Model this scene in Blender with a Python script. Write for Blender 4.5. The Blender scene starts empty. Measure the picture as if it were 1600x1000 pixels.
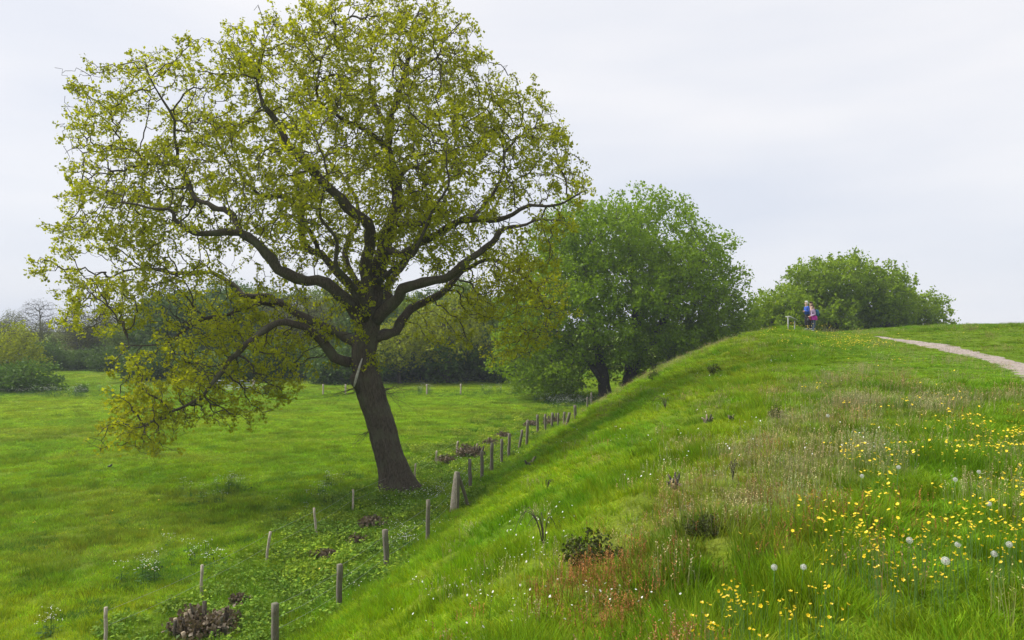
import bpy, math, random, time
import numpy as np
from mathutils import Vector

T0 = time.time()
rng = np.random.default_rng(7)
random.seed(7)
SC = bpy.context.scene
COL = SC.collection
R = math.radians

# ------------------------------------------------------------------ camera
F, U0, V0 = 1200.0, 800.0, 515.0          # focal length and horizon row of the 1600 x 1000 photograph
cam = bpy.data.objects.new('camera', bpy.data.cameras.new('camera'))
COL.objects.link(cam)
cam.data.sensor_width = 36.0
cam.data.lens = 36.0 * F / 1600.0
cam.data.shift_y = (V0 - 500.0) / 1600.0
cam.data.clip_start = 0.05
cam.data.clip_end = 5000
cam.location = (0, 0, 0)
cam.rotation_euler = (R(90), 0, 0)
SC.camera = cam

# ------------------------------------------------------------------ sky, sun, exposure
SUN_EL, SUN_AZ = R(52), R(-75)             # azimuth from +Y towards +X
W = bpy.data.worlds.new('World'); SC.world = W; W.use_nodes = True
nt = W.node_tree; nt.nodes.clear()
def N(t, typ, **kw):
    n = t.nodes.new(typ)
    for k, v in kw.items(): setattr(n, k, v)
    return n
wo = N(nt, 'ShaderNodeOutputWorld'); wb = N(nt, 'ShaderNodeBackground'); wb.inputs[1].default_value = 0.1
sky = N(nt, 'ShaderNodeTexSky', sky_type='NISHITA'); sky.sun_disc = False
sky.sun_elevation = SUN_EL; sky.sun_rotation = SUN_AZ; sky.air_density = 1.0; sky.dust_density = 2.0
tc = N(nt, 'ShaderNodeTexCoord')
mp = N(nt, 'ShaderNodeMapping'); mp.inputs['Scale'].default_value = (1.0, 1.0, 4.5); mp.inputs['Location'].default_value = (3.1, 1.7, 0.4)
nz = N(nt, 'ShaderNodeTexNoise'); nz.inputs['Scale'].default_value = 1.7; nz.inputs['Detail'].default_value = 5; nz.inputs['Roughness'].default_value = 0.45
sp = N(nt, 'ShaderNodeSeparateXYZ')
er = N(nt, 'ShaderNodeMapRange'); er.inputs[1].default_value = 0.0; er.inputs[2].default_value = 0.55; er.inputs[3].default_value = 0.0; er.inputs[4].default_value = 0.6
nr = N(nt, 'ShaderNodeMapRange'); nr.inputs[1].default_value = 0.38; nr.inputs[2].default_value = 0.66; nr.inputs[3].default_value = 0.0; nr.inputs[4].default_value = 0.55
ad = N(nt, 'ShaderNodeMath', operation='ADD', use_clamp=True)
cm = N(nt, 'ShaderNodeMix', data_type='RGBA')
cm.inputs[6].default_value = (4.45, 4.75, 5.45, 1); cm.inputs[7].default_value = (6.3, 6.2, 6.25, 1)
sm = N(nt, 'ShaderNodeMix', data_type='RGBA'); sm.inputs[0].default_value = 0.92
L = nt.links.new
L(tc.outputs['Generated'], mp.inputs[0]); L(mp.outputs[0], nz.inputs['Vector'])
L(tc.outputs['Generated'], sp.inputs[0]); L(sp.outputs[2], er.inputs[0]); L(nz.outputs[0], nr.inputs[0])
L(er.outputs[0], ad.inputs[0]); L(nr.outputs[0], ad.inputs[1]); L(ad.outputs[0], cm.inputs[0])
L(sky.outputs[0], sm.inputs[6]); L(cm.outputs[2], sm.inputs[7])
L(sm.outputs[2], wb.inputs[0]); L(wb.outputs[0], wo.inputs[0])

sd = bpy.data.lights.new('sun', 'SUN'); sd.energy = 3.4; sd.angle = R(26); sd.color = (1.0, 0.96, 0.88)
sun = bpy.data.objects.new('sun', sd); COL.objects.link(sun)
sv = Vector((math.sin(SUN_AZ) * math.cos(SUN_EL), math.cos(SUN_AZ) * math.cos(SUN_EL), math.sin(SUN_EL)))
sun.rotation_euler = sv.to_track_quat('Z', 'Y').to_euler()

SC.view_settings.view_transform = 'Standard'; SC.view_settings.look = 'None'
SC.view_settings.gamma = 1.0; SC.view_settings.exposure = 0.70; SC.view_settings.use_curve_mapping = False
SC.render.engine = 'CYCLES'
SC.cycles.use_denoising = True
SC.cycles.max_bounces = 8; SC.cycles.diffuse_bounces = 4; SC.cycles.transmission_bounces = 6
SC.cycles.transparent_max_bounces = 8; SC.cycles.volume_bounces = 0; SC.cycles.glossy_bounces = 2
SC.cycles.caustics_reflective = False; SC.cycles.caustics_refractive = False

# ------------------------------------------------------------------ small helpers
def tag(o, label=None, cat=None, group=None, kind=None):
    if label: o['label'] = label
    if cat: o['category'] = cat
    if group: o['group'] = group
    if kind: o['kind'] = kind
    return o
def empty(name, loc, rz=0.0):
    o = bpy.data.objects.new(name, None); COL.objects.link(o)
    o.location = loc; o.rotation_euler = (0, 0, rz); o.empty_display_size = 0.3
    return o
def link(name, me, parent=None, loc=None):
    o = bpy.data.objects.new(name, me); COL.objects.link(o)
    if parent is not None: o.parent = parent
    if loc is not None: o.location = loc
    return o
def mesh(name, v, f, mat=None, smooth=False, attrs=None):
    """v (n,3); f: array (m,3|4) or list of arrays"""
    me = bpy.data.meshes.new(name)
    v = np.asarray(v, dtype=np.float32)
    fl = [np.asarray(a, dtype=np.int32) for a in (f if isinstance(f, list) else [f]) if len(a)]
    me.vertices.add(len(v)); me.vertices.foreach_set('co', v.ravel())
    nl = sum(a.size for a in fl); nf = sum(len(a) for a in fl)
    if nf:
        me.loops.add(nl); me.polygons.add(nf)
        me.loops.foreach_set('vertex_index', np.concatenate([a.ravel() for a in fl]))
        tot = np.concatenate([np.full(len(a), a.shape[1], np.int32) for a in fl])
        st = np.concatenate([[0], np.cumsum(tot)[:-1]]).astype(np.int32)
        me.polygons.foreach_set('loop_start', st)
        if smooth: me.polygons.foreach_set('use_smooth', np.ones(nf, bool))
    if attrs:
        for k, (typ, a) in attrs.items():
            at = me.attributes.new(k, typ, 'POINT')
            at.data.foreach_set({'FLOAT': 'value', 'INT': 'value', 'FLOAT_VECTOR': 'vector', 'FLOAT_COLOR': 'color'}[typ], np.asarray(a).ravel())
    if mat is not None: me.materials.append(mat)
    me.update(); me.validate()
    return me
class MB:
    """collects tubes, boxes and cards; build() links them as ONE mesh object"""
    def __init__(s): s.v = []; s.q = []; s.t = []; s.n = 0
    def add(s, v, q=None, t=None):
        s.v.append(np.asarray(v, float))
        if q is not None and len(q): s.q.append(np.asarray(q) + s.n)
        if t is not None and len(t): s.t.append(np.asarray(t) + s.n)
        s.n += len(v)
    def tube(s, P, Rr, sides=6, cap=True, lobes=None):
        P = np.asarray(P, float); k = len(P)
        Rr = np.broadcast_to(np.asarray(Rr, float), (k,))
        T = np.gradient(P, axis=0); T /= np.linalg.norm(T, axis=1)[:, None] + 1e-9
        m = np.abs(T.mean(0)); ref = np.zeros(3); ref[int(np.argmin(m))] = 1
        A = np.cross(T, ref); A /= np.linalg.norm(A, axis=1)[:, None] + 1e-9
        B = np.cross(T, A)
        th = np.arange(sides) * 2 * math.pi / sides
        rr = Rr[:, None] * np.ones(sides)[None]
        if lobes is not None: rr = rr * lobes(np.arange(k)[:, None], th[None])
        V = P[:, None] + rr[..., None] * (np.cos(th)[None, :, None] * A[:, None] + np.sin(th)[None, :, None] * B[:, None])
        i = np.arange(k - 1)[:, None] * sides; j = np.arange(sides)[None]; jn = (j + 1) % sides
        Q = np.stack([i + j, i + jn, i + sides + jn, i + sides + j], -1).reshape(-1, 4)
        V = V.reshape(-1, 3); t = []
        if cap:
            n = len(V); V = np.vstack([V, P[:1], P[-1:]])
            j = np.arange(sides); jn = (j + 1) % sides
            t = np.vstack([np.stack([jn, j, np.full(sides, n)], -1), np.stack([(k - 1) * sides + j, (k - 1) * sides + jn, np.full(sides, n + 1)], -1)])
        s.add(V, Q, t)
    def box(s, c, d, M=None, taper=1.0):
        d = np.asarray(d, float) / 2
        V = np.array([[x, y, z] for z in (-1, 1) for x, y in ((-1, -1), (1, -1), (1, 1), (-1, 1))], float)
        V[4:, :2] *= taper
        V = V * d
        if M is not None: V = V @ np.asarray(M).T
        s.add(V + np.asarray(c, float), [[3, 2, 1, 0], [4, 5, 6, 7], [0, 1, 5, 4], [1, 2, 6, 5], [2, 3, 7, 6], [3, 0, 4, 7]])
    def mesh(s, name, mat, smooth=True):
        return mesh(name, np.vstack(s.v), [np.vstack(a) for a in (s.q, s.t) if a], mat, smooth)
    def build(s, name, mat, parent=None, smooth=True, loc=None):
        return link(name, s.mesh(name, mat, smooth), parent, loc)

def rotz(a): c, s = math.cos(a), math.sin(a); return np.array([[c, -s, 0], [s, c, 0], [0, 0, 1]])
def roty(a): c, s = math.cos(a), math.sin(a); return np.array([[c, 0, s], [0, 1, 0], [-s, 0, c]])
def rotx(a): c, s = math.cos(a), math.sin(a); return np.array([[1, 0, 0], [0, c, -s], [0, s, c]])
def _h(ix, iy, s):
    n = (ix * 374761393 + iy * 668265263 + s * 974634217) & 0x7fffffff
    n = ((n ^ (n >> 13)) * 1274126177) & 0x7fffffff
    return ((n ^ (n >> 16)) & 0xffff) / 65535.0
def vnoise(x, y, s=0):
    x = np.asarray(x, float); y = np.asarray(y, float)
    ix = np.floor(x).astype(np.int64); iy = np.floor(y).astype(np.int64)
    fx = x - ix; fy = y - iy
    fx = fx * fx * (3 - 2 * fx); fy = fy * fy * (3 - 2 * fy)
    a = _h(ix, iy, s); b = _h(ix + 1, iy, s); c = _h(ix, iy + 1, s); d = _h(ix + 1, iy + 1, s)
    return (a + (b - a) * fx) * (1 - fy) + (c + (d - c) * fx) * fy
def fbm(x, y, s=0, o=3):
    t = 0; a = 0.5
    for i in range(o):
        t = t + a * vnoise(x * 2 ** i, y * 2 ** i, s + i * 17); a /= 2
    return t / (1 - 0.5 ** o)
def sstep(a, b, x):
    t = np.clip((np.asarray(x, float) - a) / (b - a), 0, 1); return t * t * (3 - 2 * t)

# ------------------------------------------------------------------ terrain: meadow, bank, plateau with the path
FIELD = -7.0
TOE_Y = np.array([-60, -20, 0, 10, 17, 25, 33, 42, 51, 62, 70, 80, 100, 130, 200, 400.])
TOE_X = np.array([-19, -11.5, -7.9, -5.9, -4.4, -2.5, -1.2, 0.4, 2.6, 6.4, 10.5, 18, 40, 80, 170, 400.])
WID_Y = np.array([-60, 0, 20, 47, 70, 400.]); WID_X = np.array([8.5, 8.8, 11, 15.8, 16, 16.])
CP = np.array([(0, 0, -1.62), (3, 4, -1.62), (6, 9, -1.62), (2, -12, -1.7), (14, 0, -1.7), (10, 18, -1.55), (20, 30, -1.5), (23.3, 40, -.95), (22.5, 46, -.5),
               (18, 47, -.07), (16, 44, -.12), (10.5, 30, -.95), (14, 38, -.45), (27, 41, -.35), (30, 45, .12), (37, 54, .22), (25, 52, -.3), (22, 60, -.7),
               (32, 62, .1), (42, 62, .25), (30, 78, -.8), (48, 80, -.3), (60, 105, -1.2), (42, 105, -2.2), (80, 60, .2), (62, 30, -.6), (40, 22, -1.4),
               (-10, 0, -1.7), (-2, 25, -1.2), (2, 47, -.2), (6, 62, -.6), (10, 80, -1.5), (120, 0, -1.5), (120, 120, -1.), (0, -60, -1.8), (100, -60, -1.8), (-40, -40, -1.8), (30, 10, -1.65)])
_c = 6.0
_D = np.sqrt(((CP[:, None, :2] - CP[None, :, :2]) ** 2).sum(-1) + _c * _c)
_wt = np.linalg.solve(_D + np.eye(len(CP)) * 0.02, CP[:, 2] - CP[:, 2].mean())
def plateau(x, y):
    x = np.clip(x, -40, 120); y = np.clip(y, -60, 120); z = np.full(np.shape(x), CP[:, 2].mean())
    for (cx, cy, _), w in zip(CP, _wt): z = z + w * np.sqrt((x - cx) ** 2 + (y - cy) ** 2 + _c * _c)
    return np.clip(z, -2.6, 0.45)
def bank_t(x, y):
    x = np.asarray(x, float); y = np.asarray(y, float)
    return (x - np.interp(y, TOE_Y, TOE_X)) / np.interp(y, WID_Y, WID_X)
def Hs(x, y):
    """smooth height"""
    x = np.asarray(x, float); y = np.asarray(y, float)
    t = bank_t(x, y)
    ts = np.where(t < 0.12, 0.12 * np.exp(np.minimum((t - 0.12) / 0.12, 0)) * np.where(t < -0.5, 0, 1), t)
    f = 1 - np.clip(1 - ts, 0, 1) ** 1.5
    far = sstep(88, 150, y) * 2.4 * sstep(0, -30, t * 16) + sstep(150, 420, y) * 3
    base = FIELD + far + 0.3 * (fbm(x / 22, y / 22, 3) - 0.5)
    return base + (plateau(x, y) - base) * f
def H(x, y):
    t = bank_t(x, y)
    sl = sstep(-0.05, 0.15, t) * sstep(1.3, 0.8, t)
    rough = 0.30 * (fbm(np.asarray(x) / 1.6, np.asarray(y) / 1.6, 11) - 0.5) + 0.20 * (fbm(np.asarray(x) / 0.55, np.asarray(y) / 0.55, 21, 2) - 0.5)
    return Hs(x, y) + rough * (0.35 + 0.9 * sl)
def px(p):
    p = np.asarray(p, float); return U0 + F * p[..., 0] / p[..., 1], V0 - F * p[..., 2] / p[..., 1]
def P(u, v, d): return np.array([(u - U0) / F * d, d, -(v - V0) / F * d])
_ys = np.concatenate([np.arange(2.2, 12, .02), np.arange(12, 60, .06), np.arange(60, 260, .3)])
def ghit(u, v):
    z = -(v - V0) / F * _ys; g = H((u - U0) / F * _ys, _ys)
    k = int(np.argmax(z < g))
    if not (z[k] < g[k]): k = len(_ys) - 1
    y = _ys[k]; x = (u - U0) / F * y
    return np.array([x, y, float(H(x, y))])
def in_poly(x, y, poly):
    poly = np.asarray(poly); r = np.zeros(np.shape(x), bool); j = len(poly) - 1
    for i in range(len(poly)):
        xi, yi = poly[i]; xj, yj = poly[j]
        r ^= ((yi > y) != (yj > y)) & (x < (xj - xi) * (y - yi) / (yj - yi + 1e-12) + xi); j = i
    return r
def gpoly(pts): return np.array([ghit(u, v)[:2] for u, v in pts])
DRY = gpoly([(850, 990), (890, 905), (960, 830), (1060, 760), (1180, 690), (1300, 610), (1400, 585), (1510, 612), (1470, 660), (1380, 730), (1280, 800), (1200, 880), (1140, 940), (1060, 995)])
SOR = gpoly([(790, 1060), (820, 1000), (930, 935), (1050, 885), (1190, 850), (1330, 800), (1360, 820), (1230, 895), (1140, 950), (1060, 1000), (1010, 1060)])
WEED = gpoly([(150, 998), (300, 925), (415, 870), (500, 822), (560, 780), (640, 725), (690, 700), (760, 668), (820, 645), (880, 632), (905, 640), (850, 675), (800, 715), (740, 760), (690, 820), (610, 890), (535, 950), (470, 998)])
def warp(x, y):
    s = 0.06 * np.hypot(x, y)
    return x + s * ((fbm(x / 1.3, y / 1.3, 5) - .5) * 4 + .55 * np.sin(x * 991.7 + y * 577.3)), y + s * ((fbm(x / 1.3, y / 1.3, 9) - .5) * 9 + 1.1 * np.sin(x * 733.1 + y * 1237.9))
def zones(x, y):
    wx, wy = warp(x, y)
    d = in_poly(wx, wy, DRY); s = in_poly(wx, wy, SOR); w = in_poly(wx, wy, WEED)
    return d, s, w

# stumps and bushes (u, v at the base, half width in photo pixels): nothing else grows on their spot
HEAPS = [(318, 992, 58), (508, 872, 22), (562, 848, 16), (581, 822, 23), (697, 722, 17), (736, 712, 25), (765, 696, 16), (829, 666, 14), (866, 663, 20), (786, 684, 13), (375, 942, 14)]
STUMPS = [(1053, 764, 13), (1105, 665, 9), (1143, 658, 6), (829, 732, 9)]
GORSE = [(925, 888, 52, 56), (1100, 840, 34, 34), (1117, 585, 13, 15), (1212, 656, 13, 24), (1022, 594, 11, 14), (975, 606, 9, 12)]
EXC = []
for k_, l_ in ((.95, HEAPS), (1.1, STUMPS), (.7, GORSE)):
    for e_ in l_: g_ = ghit(e_[0], e_[1]); EXC.append((g_[0], g_[1], max(.12, k_ * e_[2] * g_[1] / F)))
# path centre line (world), gravel
PATH = np.array([(14, 19.5), (17.2, 25), (19.6, 29.5), (21.6, 34.5), (22.7, 40), (22.7, 43.5), (22.3, 46.8)])
def resample(Pn, n):
    Pn = np.asarray(Pn, float); k = len(Pn); t = np.linspace(0, k - 1, n); out = []
    Q = np.vstack([2 * Pn[0] - Pn[1], Pn, 2 * Pn[-1] - Pn[-2]])
    i = np.minimum(t.astype(int), k - 2); f = (t - i)[:, None]
    a, b, c, d = Q[i], Q[i + 1], Q[i + 2], Q[i + 3]
    return 0.5 * (2 * b + (c - a) * f + (2 * a - 5 * b + 4 * c - d) * f ** 2 + (3 * b - a - 3 * c + d) * f ** 3)
PC = resample(PATH, 160)
def path_dist(x, y):
    x = np.asarray(x, float); y = np.asarray(y, float); d = np.full(x.shape, 1e9)
    for cx, cy in PC[::2]: d = np.minimum(d, (x - cx) ** 2 + (y - cy) ** 2)
    return np.sqrt(d)

# ------------------------------------------------------------------ materials
def newmat(name):
    m = bpy.data.materials.new(name); m.use_nodes = True; t = m.node_tree; t.nodes.clear()
    return m, t, t.links.new, N(t, 'ShaderNodeOutputMaterial')
def mix(t, fac, a, b, blend='MIX'):
    n = N(t, 'ShaderNodeMix', data_type='RGBA', blend_type=blend)
    for s, v in ((0, fac), (6, a), (7, b)):
        if hasattr(v, 'is_linked') or isinstance(v, bpy.types.NodeSocket): t.links.new(v, n.inputs[s])
        elif v is not None: n.inputs[s].default_value = v if s == 0 else (*v, 1)[:4]
    return n.outputs[2]
def noise(t, scale, detail=3, rough=.55, coord='Object', stretch=None):
    c = N(t, 'ShaderNodeTexCoord'); n = N(t, 'ShaderNodeTexNoise')
    n.inputs['Scale'].default_value = scale; n.inputs['Detail'].default_value = detail; n.inputs['Roughness'].default_value = rough
    o = c.outputs[coord]
    if stretch:
        m = N(t, 'ShaderNodeMapping'); m.inputs['Scale'].default_value = stretch; t.links.new(o, m.inputs[0]); o = m.outputs[0]
    t.links.new(o, n.inputs['Vector']); return n.outputs[0]
def ramp(t, fac, a, b):
    n = N(t, 'ShaderNodeMapRange'); n.inputs[1].default_value = a; n.inputs[2].default_value = b; t.links.new(fac, n.inputs[0]); return n.outputs[0]
def rough_mat(name, a, b, scale, rough=.85, bump=.3, stretch=None, c=None):
    m, t, l, o = newmat(name); p = N(t, 'ShaderNodeBsdfPrincipled'); p.inputs['Roughness'].default_value = rough
    n = noise(t, scale, 5, .62, stretch=stretch); col = mix(t, ramp(t, n, .36, .66), a, b)
    if c is not None: col = mix(t, ramp(t, noise(t, scale * .27, 4), .5, .68), col, c)
    l(col, p.inputs[0])
    if bump:
        bn = N(t, 'ShaderNodeBump'); bn.inputs['Strength'].default_value = bump; bn.inputs['Distance'].default_value = .02; l(n, bn.inputs['Height']); l(bn.outputs[0], p.inputs['Normal'])
    l(p.outputs[0], o.inputs[0]); return m
def leaf_mat(name, a, b, trans=.4, gloss=.12):
    """two leaf colours mixed by the leaf's own 'tint', part of the light passes through the blade"""
    m, t, l, o = newmat(name)
    at = N(t, 'ShaderNodeAttribute', attribute_name='tint')
    col = mix(t, at.outputs['Fac'], a, b)
    p = N(t, 'ShaderNodeBsdfPrincipled'); p.inputs['Roughness'].default_value = .5; p.inputs['Specular IOR Level'].default_value = gloss
    tr = N(t, 'ShaderNodeBsdfTranslucent'); ms = N(t, 'ShaderNodeMixShader'); ms.inputs[0].default_value = trans
    l(col, p.inputs[0]); l(mix(t, 1.0, col, (1.25, 1.15, .55), 'MULTIPLY'), tr.inputs[0])
    l(p.outputs[0], ms.inputs[1]); l(tr.outputs[0], ms.inputs[2]); l(ms.outputs[0], o.inputs[0]); return m
def blade_mat(name, trans=.35, spread=.35):
    """grass: colour from the tuft ('col'), varied blade by blade ('rnd')"""
    m, t, l, o = newmat(name)
    at = N(t, 'ShaderNodeAttribute', attribute_name='col', attribute_type='INSTANCER')
    rn = N(t, 'ShaderNodeAttribute', attribute_name='rnd')
    k = N(t, 'ShaderNodeMapRange'); k.inputs[3].default_value = 1 - spread; k.inputs[4].default_value = 1 + spread; l(rn.outputs['Fac'], k.inputs[0])
    cb = N(t, 'ShaderNodeCombineColor'); l(k.outputs[0], cb.inputs[0])
    k2 = N(t, 'ShaderNodeMapRange'); k2.inputs[3].default_value = 1 - spread * .6; k2.inputs[4].default_value = 1 + spread * .6; l(rn.outputs['Fac'], k2.inputs[0])
    l(k2.outputs[0], cb.inputs[1]); l(k2.outputs[0], cb.inputs[2])
    col = mix(t, 1.0, at.outputs['Color'], cb.outputs[0], 'MULTIPLY')
    p = N(t, 'ShaderNodeBsdfPrincipled'); p.inputs['Roughness'].default_value = .6; p.inputs['Specular IOR Level'].default_value = .08
    tr = N(t, 'ShaderNodeBsdfTranslucent'); ms = N(t, 'ShaderNodeMixShader'); ms.inputs[0].default_value = trans
    l(col, p.inputs[0]); l(mix(t, 1.0, col, (1.2, 1.1, .6), 'MULTIPLY'), tr.inputs[0])
    l(p.outputs[0], ms.inputs[1]); l(tr.outputs[0], ms.inputs[2]); l(ms.outputs[0], o.inputs[0]); return m
def plain(name, a, rough=.6, var=.25, scale=20, trans=0.0):
    m, t, l, o = newmat(name); p = N(t, 'ShaderNodeBsdfPrincipled'); p.inputs['Roughness'].default_value = rough
    l(mix(t, ramp(t, noise(t, scale), .3, .7), tuple(c * (1 - var) for c in a), tuple(min(1, c * (1 + var)) for c in a)), p.inputs[0])
    if trans:
        tr = N(t, 'ShaderNodeBsdfTranslucent'); tr.inputs[0].default_value = (*a, 1); ms = N(t, 'ShaderNodeMixShader'); ms.inputs[0].default_value = trans
        l(p.outputs[0], ms.inputs[1]); l(tr.outputs[0], ms.inputs[2]); l(ms.outputs[0], o.inputs[0])
    else: l(p.outputs[0], o.inputs[0])
    return m
M = {}
M['bark'] = rough_mat('oak_bark', (.024, .019, .013), (.100, .080, .058), 6, .95, 1.0, (6, 6, .8), (.075, .075, .045))
M['bark_dark'] = rough_mat('dark_bark', (.035, .030, .025), (.08, .07, .055), 5, .95, .6, (3, 3, 1))
M['deadwood'] = rough_mat('dead_wood', (.30, .28, .25), (.46, .44, .40), 9, .9, .4)
M['post'] = rough_mat('weathered_post', (.085, .072, .055), (.20, .175, .14), 14, .9, .5, (6, 6, 1), (.13, .14, .09))
M['stake'] = rough_mat('pale_stake', (.24, .20, .155), (.50, .44, .36), 12, .9, .5, (5, 5, 1))
M['wire'] = plain('galvanised_wire', (.30, .31, .32), .45)
M['steel'] = plain('galvanised_gate_steel', (.52, .54, .56), .5, .12)
M['blade'] = blade_mat('grass_blades')
M['stem'] = blade_mat('dry_stems', .2, .4)
M['broad'] = blade_mat('weed_leaves', .3, .45)
M['white_petal'] = plain('white_petals', (.78, .78, .74), .6, .06, trans=.3)
M['yellow_petal'] = plain('buttercup_petals', (.86, .62, .015), .35, .08, trans=.25)
M['stalk'] = plain('green_stalk', (.10, .20, .035), .6)
M['fluff'] = plain('seed_fluff', (.80, .80, .78), .8, .04, trans=.4)

# ground: base colours of the sward by zone, broken up by noise
def ground_material():
    m, t, l, o = newmat('ground_turf'); p = N(t, 'ShaderNodeBsdfPrincipled'); p.inputs['Roughness'].default_value = .95; p.inputs['Specular IOR Level'].default_value = .1
    at = N(t, 'ShaderNodeAttribute', attribute_name='turf')
    n1 = noise(t, 2.2, 6, .65); n2 = noise(t, 14, 4, .7)
    c = mix(t, ramp(t, n1, .3, .7), at.outputs['Color'], (.055, .085, .012))
    c = mix(t, .6, at.outputs['Color'], c)
    c = mix(t, ramp(t, n2, .42, .72), c, mix(t, 1.0, c, (1.5, 1.35, 1.2), 'MULTIPLY'))
    l(c, p.inputs[0])
    bn = N(t, 'ShaderNodeBump'); bn.inputs['Strength'].default_value = .9; bn.inputs['Distance'].default_value = .08; l(n2, bn.inputs['Height']); l(bn.outputs[0], p.inputs['Normal'])
    l(p.outputs[0], o.inputs[0]); return m
M['ground'] = ground_material()

def sward(x, y):
    """albedo of the grass at a place (linear rgb): a property of the plants that grow there"""
    x = np.asarray(x, float); y = np.asarray(y, float)
    t = bank_t(x, y); dry, sor, weed = zones(x, y)
    n1 = fbm(x / 3.3, y / 3.3, 31); n2 = fbm(x / 0.8, y / 0.8, 41); n3 = fbm(x / 14, y / 9, 51)
    c = np.empty(x.shape + (3,))
    mea = np.array((.225, .375, .011)); mea2 = np.array((.27, .395, .013)); dk = np.array((.14, .285, .013)); tan = np.array((.25, .30, .040))
    slope = np.array((.255, .395, .008)); top = np.array((.170, .30, .010)); ol = np.array((.225, .300, .022))
    def lp(a, b, f): return a + (b - a) * np.clip(f, 0, 1)[..., None]
    m = lp(np.broadcast_to(mea, c.shape), mea2, sstep(.45, .7, n3)); m = lp(m, dk, sstep(.55, .72, n1) * .5); m = lp(m, tan, sstep(.60, .75, fbm(x / 7, y / 4, 61)) * .4)
    b = lp(np.broadcast_to(slope, c.shape), dk * np.array((1, 1.1, .8)), sstep(.52, .74, n1) * .75); b = lp(b, ol, sstep(.5, .72, n2) * .4)
    b = lp(b, ol, sstep(.45, .9, t) * .55)
    b = lp(b, top, sstep(.85, 1.05, t))
    tp = lp(b, tan, sstep(30, 48, y) * sstep(.9, 1.1, t) * .22)
    c = lp(m, tp, sstep(-.06, .05, t))
    c = lp(c, np.array((.21, .25, .045)), dry * (.25 + .4 * n2))
    c = lp(c, np.array((.14, .26, .018)), weed * .7)
    return c * (0.86 + 0.28 * n2[..., None])

# ground sheet: fine near the camera, coarse towards the horizon
def axis(a, b, fine0, fine1, step, growth):
    s = list(np.arange(fine0, fine1, step)); d = step
    x = s[-1]
    while x < b: d *= growth; x += d; s.append(x)
    d = step; x = s[0]; pre = []
    while x > a: d *= growth; x -= d; pre.append(x)
    return np.array(pre[::-1] + s)
gx = axis(-420, 420, -12, 20, .11, 1.045); gy = axis(-60, 520, 2.5, 22, .11, 1.022)
X, Y = np.meshgrid(gx, gy); Z = H(X, Y)
nx, ny = len(gx), len(gy)
i = np.arange(ny - 1)[:, None] * nx + np.arange(nx - 1)[None]
Q = np.stack([i, i + 1, i + nx + 1, i + nx], -1).reshape(-1, 4)
tc_ = sward(X.ravel(), Y.ravel()) * .62
ground = link('ground', mesh('ground', np.stack([X, Y, Z], -1).reshape(-1, 3), Q, M['ground'], True,
              {'turf': ('FLOAT_COLOR', np.hstack([tc_, np.ones((len(tc_), 1))]))}))
tag(ground, 'grass meadow rising into a rounded earth bank', 'ground', kind='structure')
print('ground', nx, ny, nx * ny, round(time.time() - T0, 1))
#@@NEXT
# gravel path on the bank top, a thin sheet 4-20 mm above the turf with a ragged edge
def build_path():
    n = len(PC); T = np.gradient(PC, axis=0); T /= np.linalg.norm(T, axis=1)[:, None]; Nn = np.stack([-T[:, 1], T[:, 0]], -1)
    k = 13; V = []
    for i in range(n):
        w = (0.66 + 0.3 * (fbm(i / 5., 0., 3) - .5)) * (1 - .75 * max(0, i / n - .8) / .2)
        for j in range(k):
            s = (j / (k - 1) - .5) * 2
            e = 0.35 * (fbm(i / 1.7, s * 3 + 7, 5) - .5) * abs(s) ** 3
            p = PC[i] + Nn[i] * (s * w + e)
            V.append((p[0], p[1], float(H(p[0], p[1])) + .035 - .03 * abs(s) ** 4))
    i = np.arange(n - 1)[:, None] * k + np.arange(k - 1)[None]
    Qf = np.stack([i, i + 1, i + k + 1, i + k], -1).reshape(-1, 4)
    m, t, l, o = newmat('path_gravel'); p = N(t, 'ShaderNodeBsdfPrincipled'); p.inputs['Roughness'].default_value = .9
    c = N(t, 'ShaderNodeTexCoord'); vo = N(t, 'ShaderNodeTexVoronoi'); vo.inputs['Scale'].default_value = 16; l(c.outputs['Object'], vo.inputs['Vector'])
    sc_ = N(t, 'ShaderNodeSeparateColor'); l(vo.outputs['Color'], sc_.inputs[0])
    col = mix(t, sc_.outputs[0], (.16, .13, .115), (.37, .31, .275)); col = mix(t, ramp(t, noise(t, 1.2, 4), .55, .75), col, (.22, .20, .12))
    l(col, p.inputs[0]); bn = N(t, 'ShaderNodeBump'); bn.inputs['Strength'].default_value = .7; bn.inputs['Distance'].default_value = .03; l(vo.outputs['Distance'], bn.inputs['Height']); l(bn.outputs[0], p.inputs['Normal'])
    l(p.outputs[0], o.inputs[0])
    o_ = link('path', mesh('path', np.array(V), Qf, m, True)); tag(o_, 'pinkish gravel path winding along the bank top', 'path', kind='structure')
build_path()

# ------------------------------------------------------------------ trees: branches grown towards points spread through the crown
def ell_points(ells, n, r, hollow=0.0, clump=0.0, per=18):
    """n points in a union of ellipsoids (cx,cy,cz,rx,ry,rz[,weight])"""
    E = np.array([list(e) + [1.0] * (7 - len(e)) for e in ells], float)
    w = E[:, 3] * E[:, 4] * E[:, 5] * E[:, 6]; w /= w.sum()
    k = r.choice(len(E), n, p=w)
    d = r.normal(size=(n, 3)); d /= np.linalg.norm(d, axis=1)[:, None]
    rad = (hollow ** 3 + (1 - hollow ** 3) * r.random(n)) ** (1 / 3.)
    out = E[k, :3] + d * rad[:, None] * E[k, 3:6]
    if clump:                                   # foliage gathers in pads of about this radius
        c = out[:max(1, n // per)]; j = r.integers(0, len(c), n); s = clump * (.6 + .8 * r.random(len(c)))
        g = r.normal(size=(n, 3)); g /= np.linalg.norm(g, axis=1)[:, None]; g *= (r.random(n) ** (1 / 2.2))[:, None]
        out = c[j] + g * s[j][:, None] * np.array((1, 1, .62))
    return out
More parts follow.
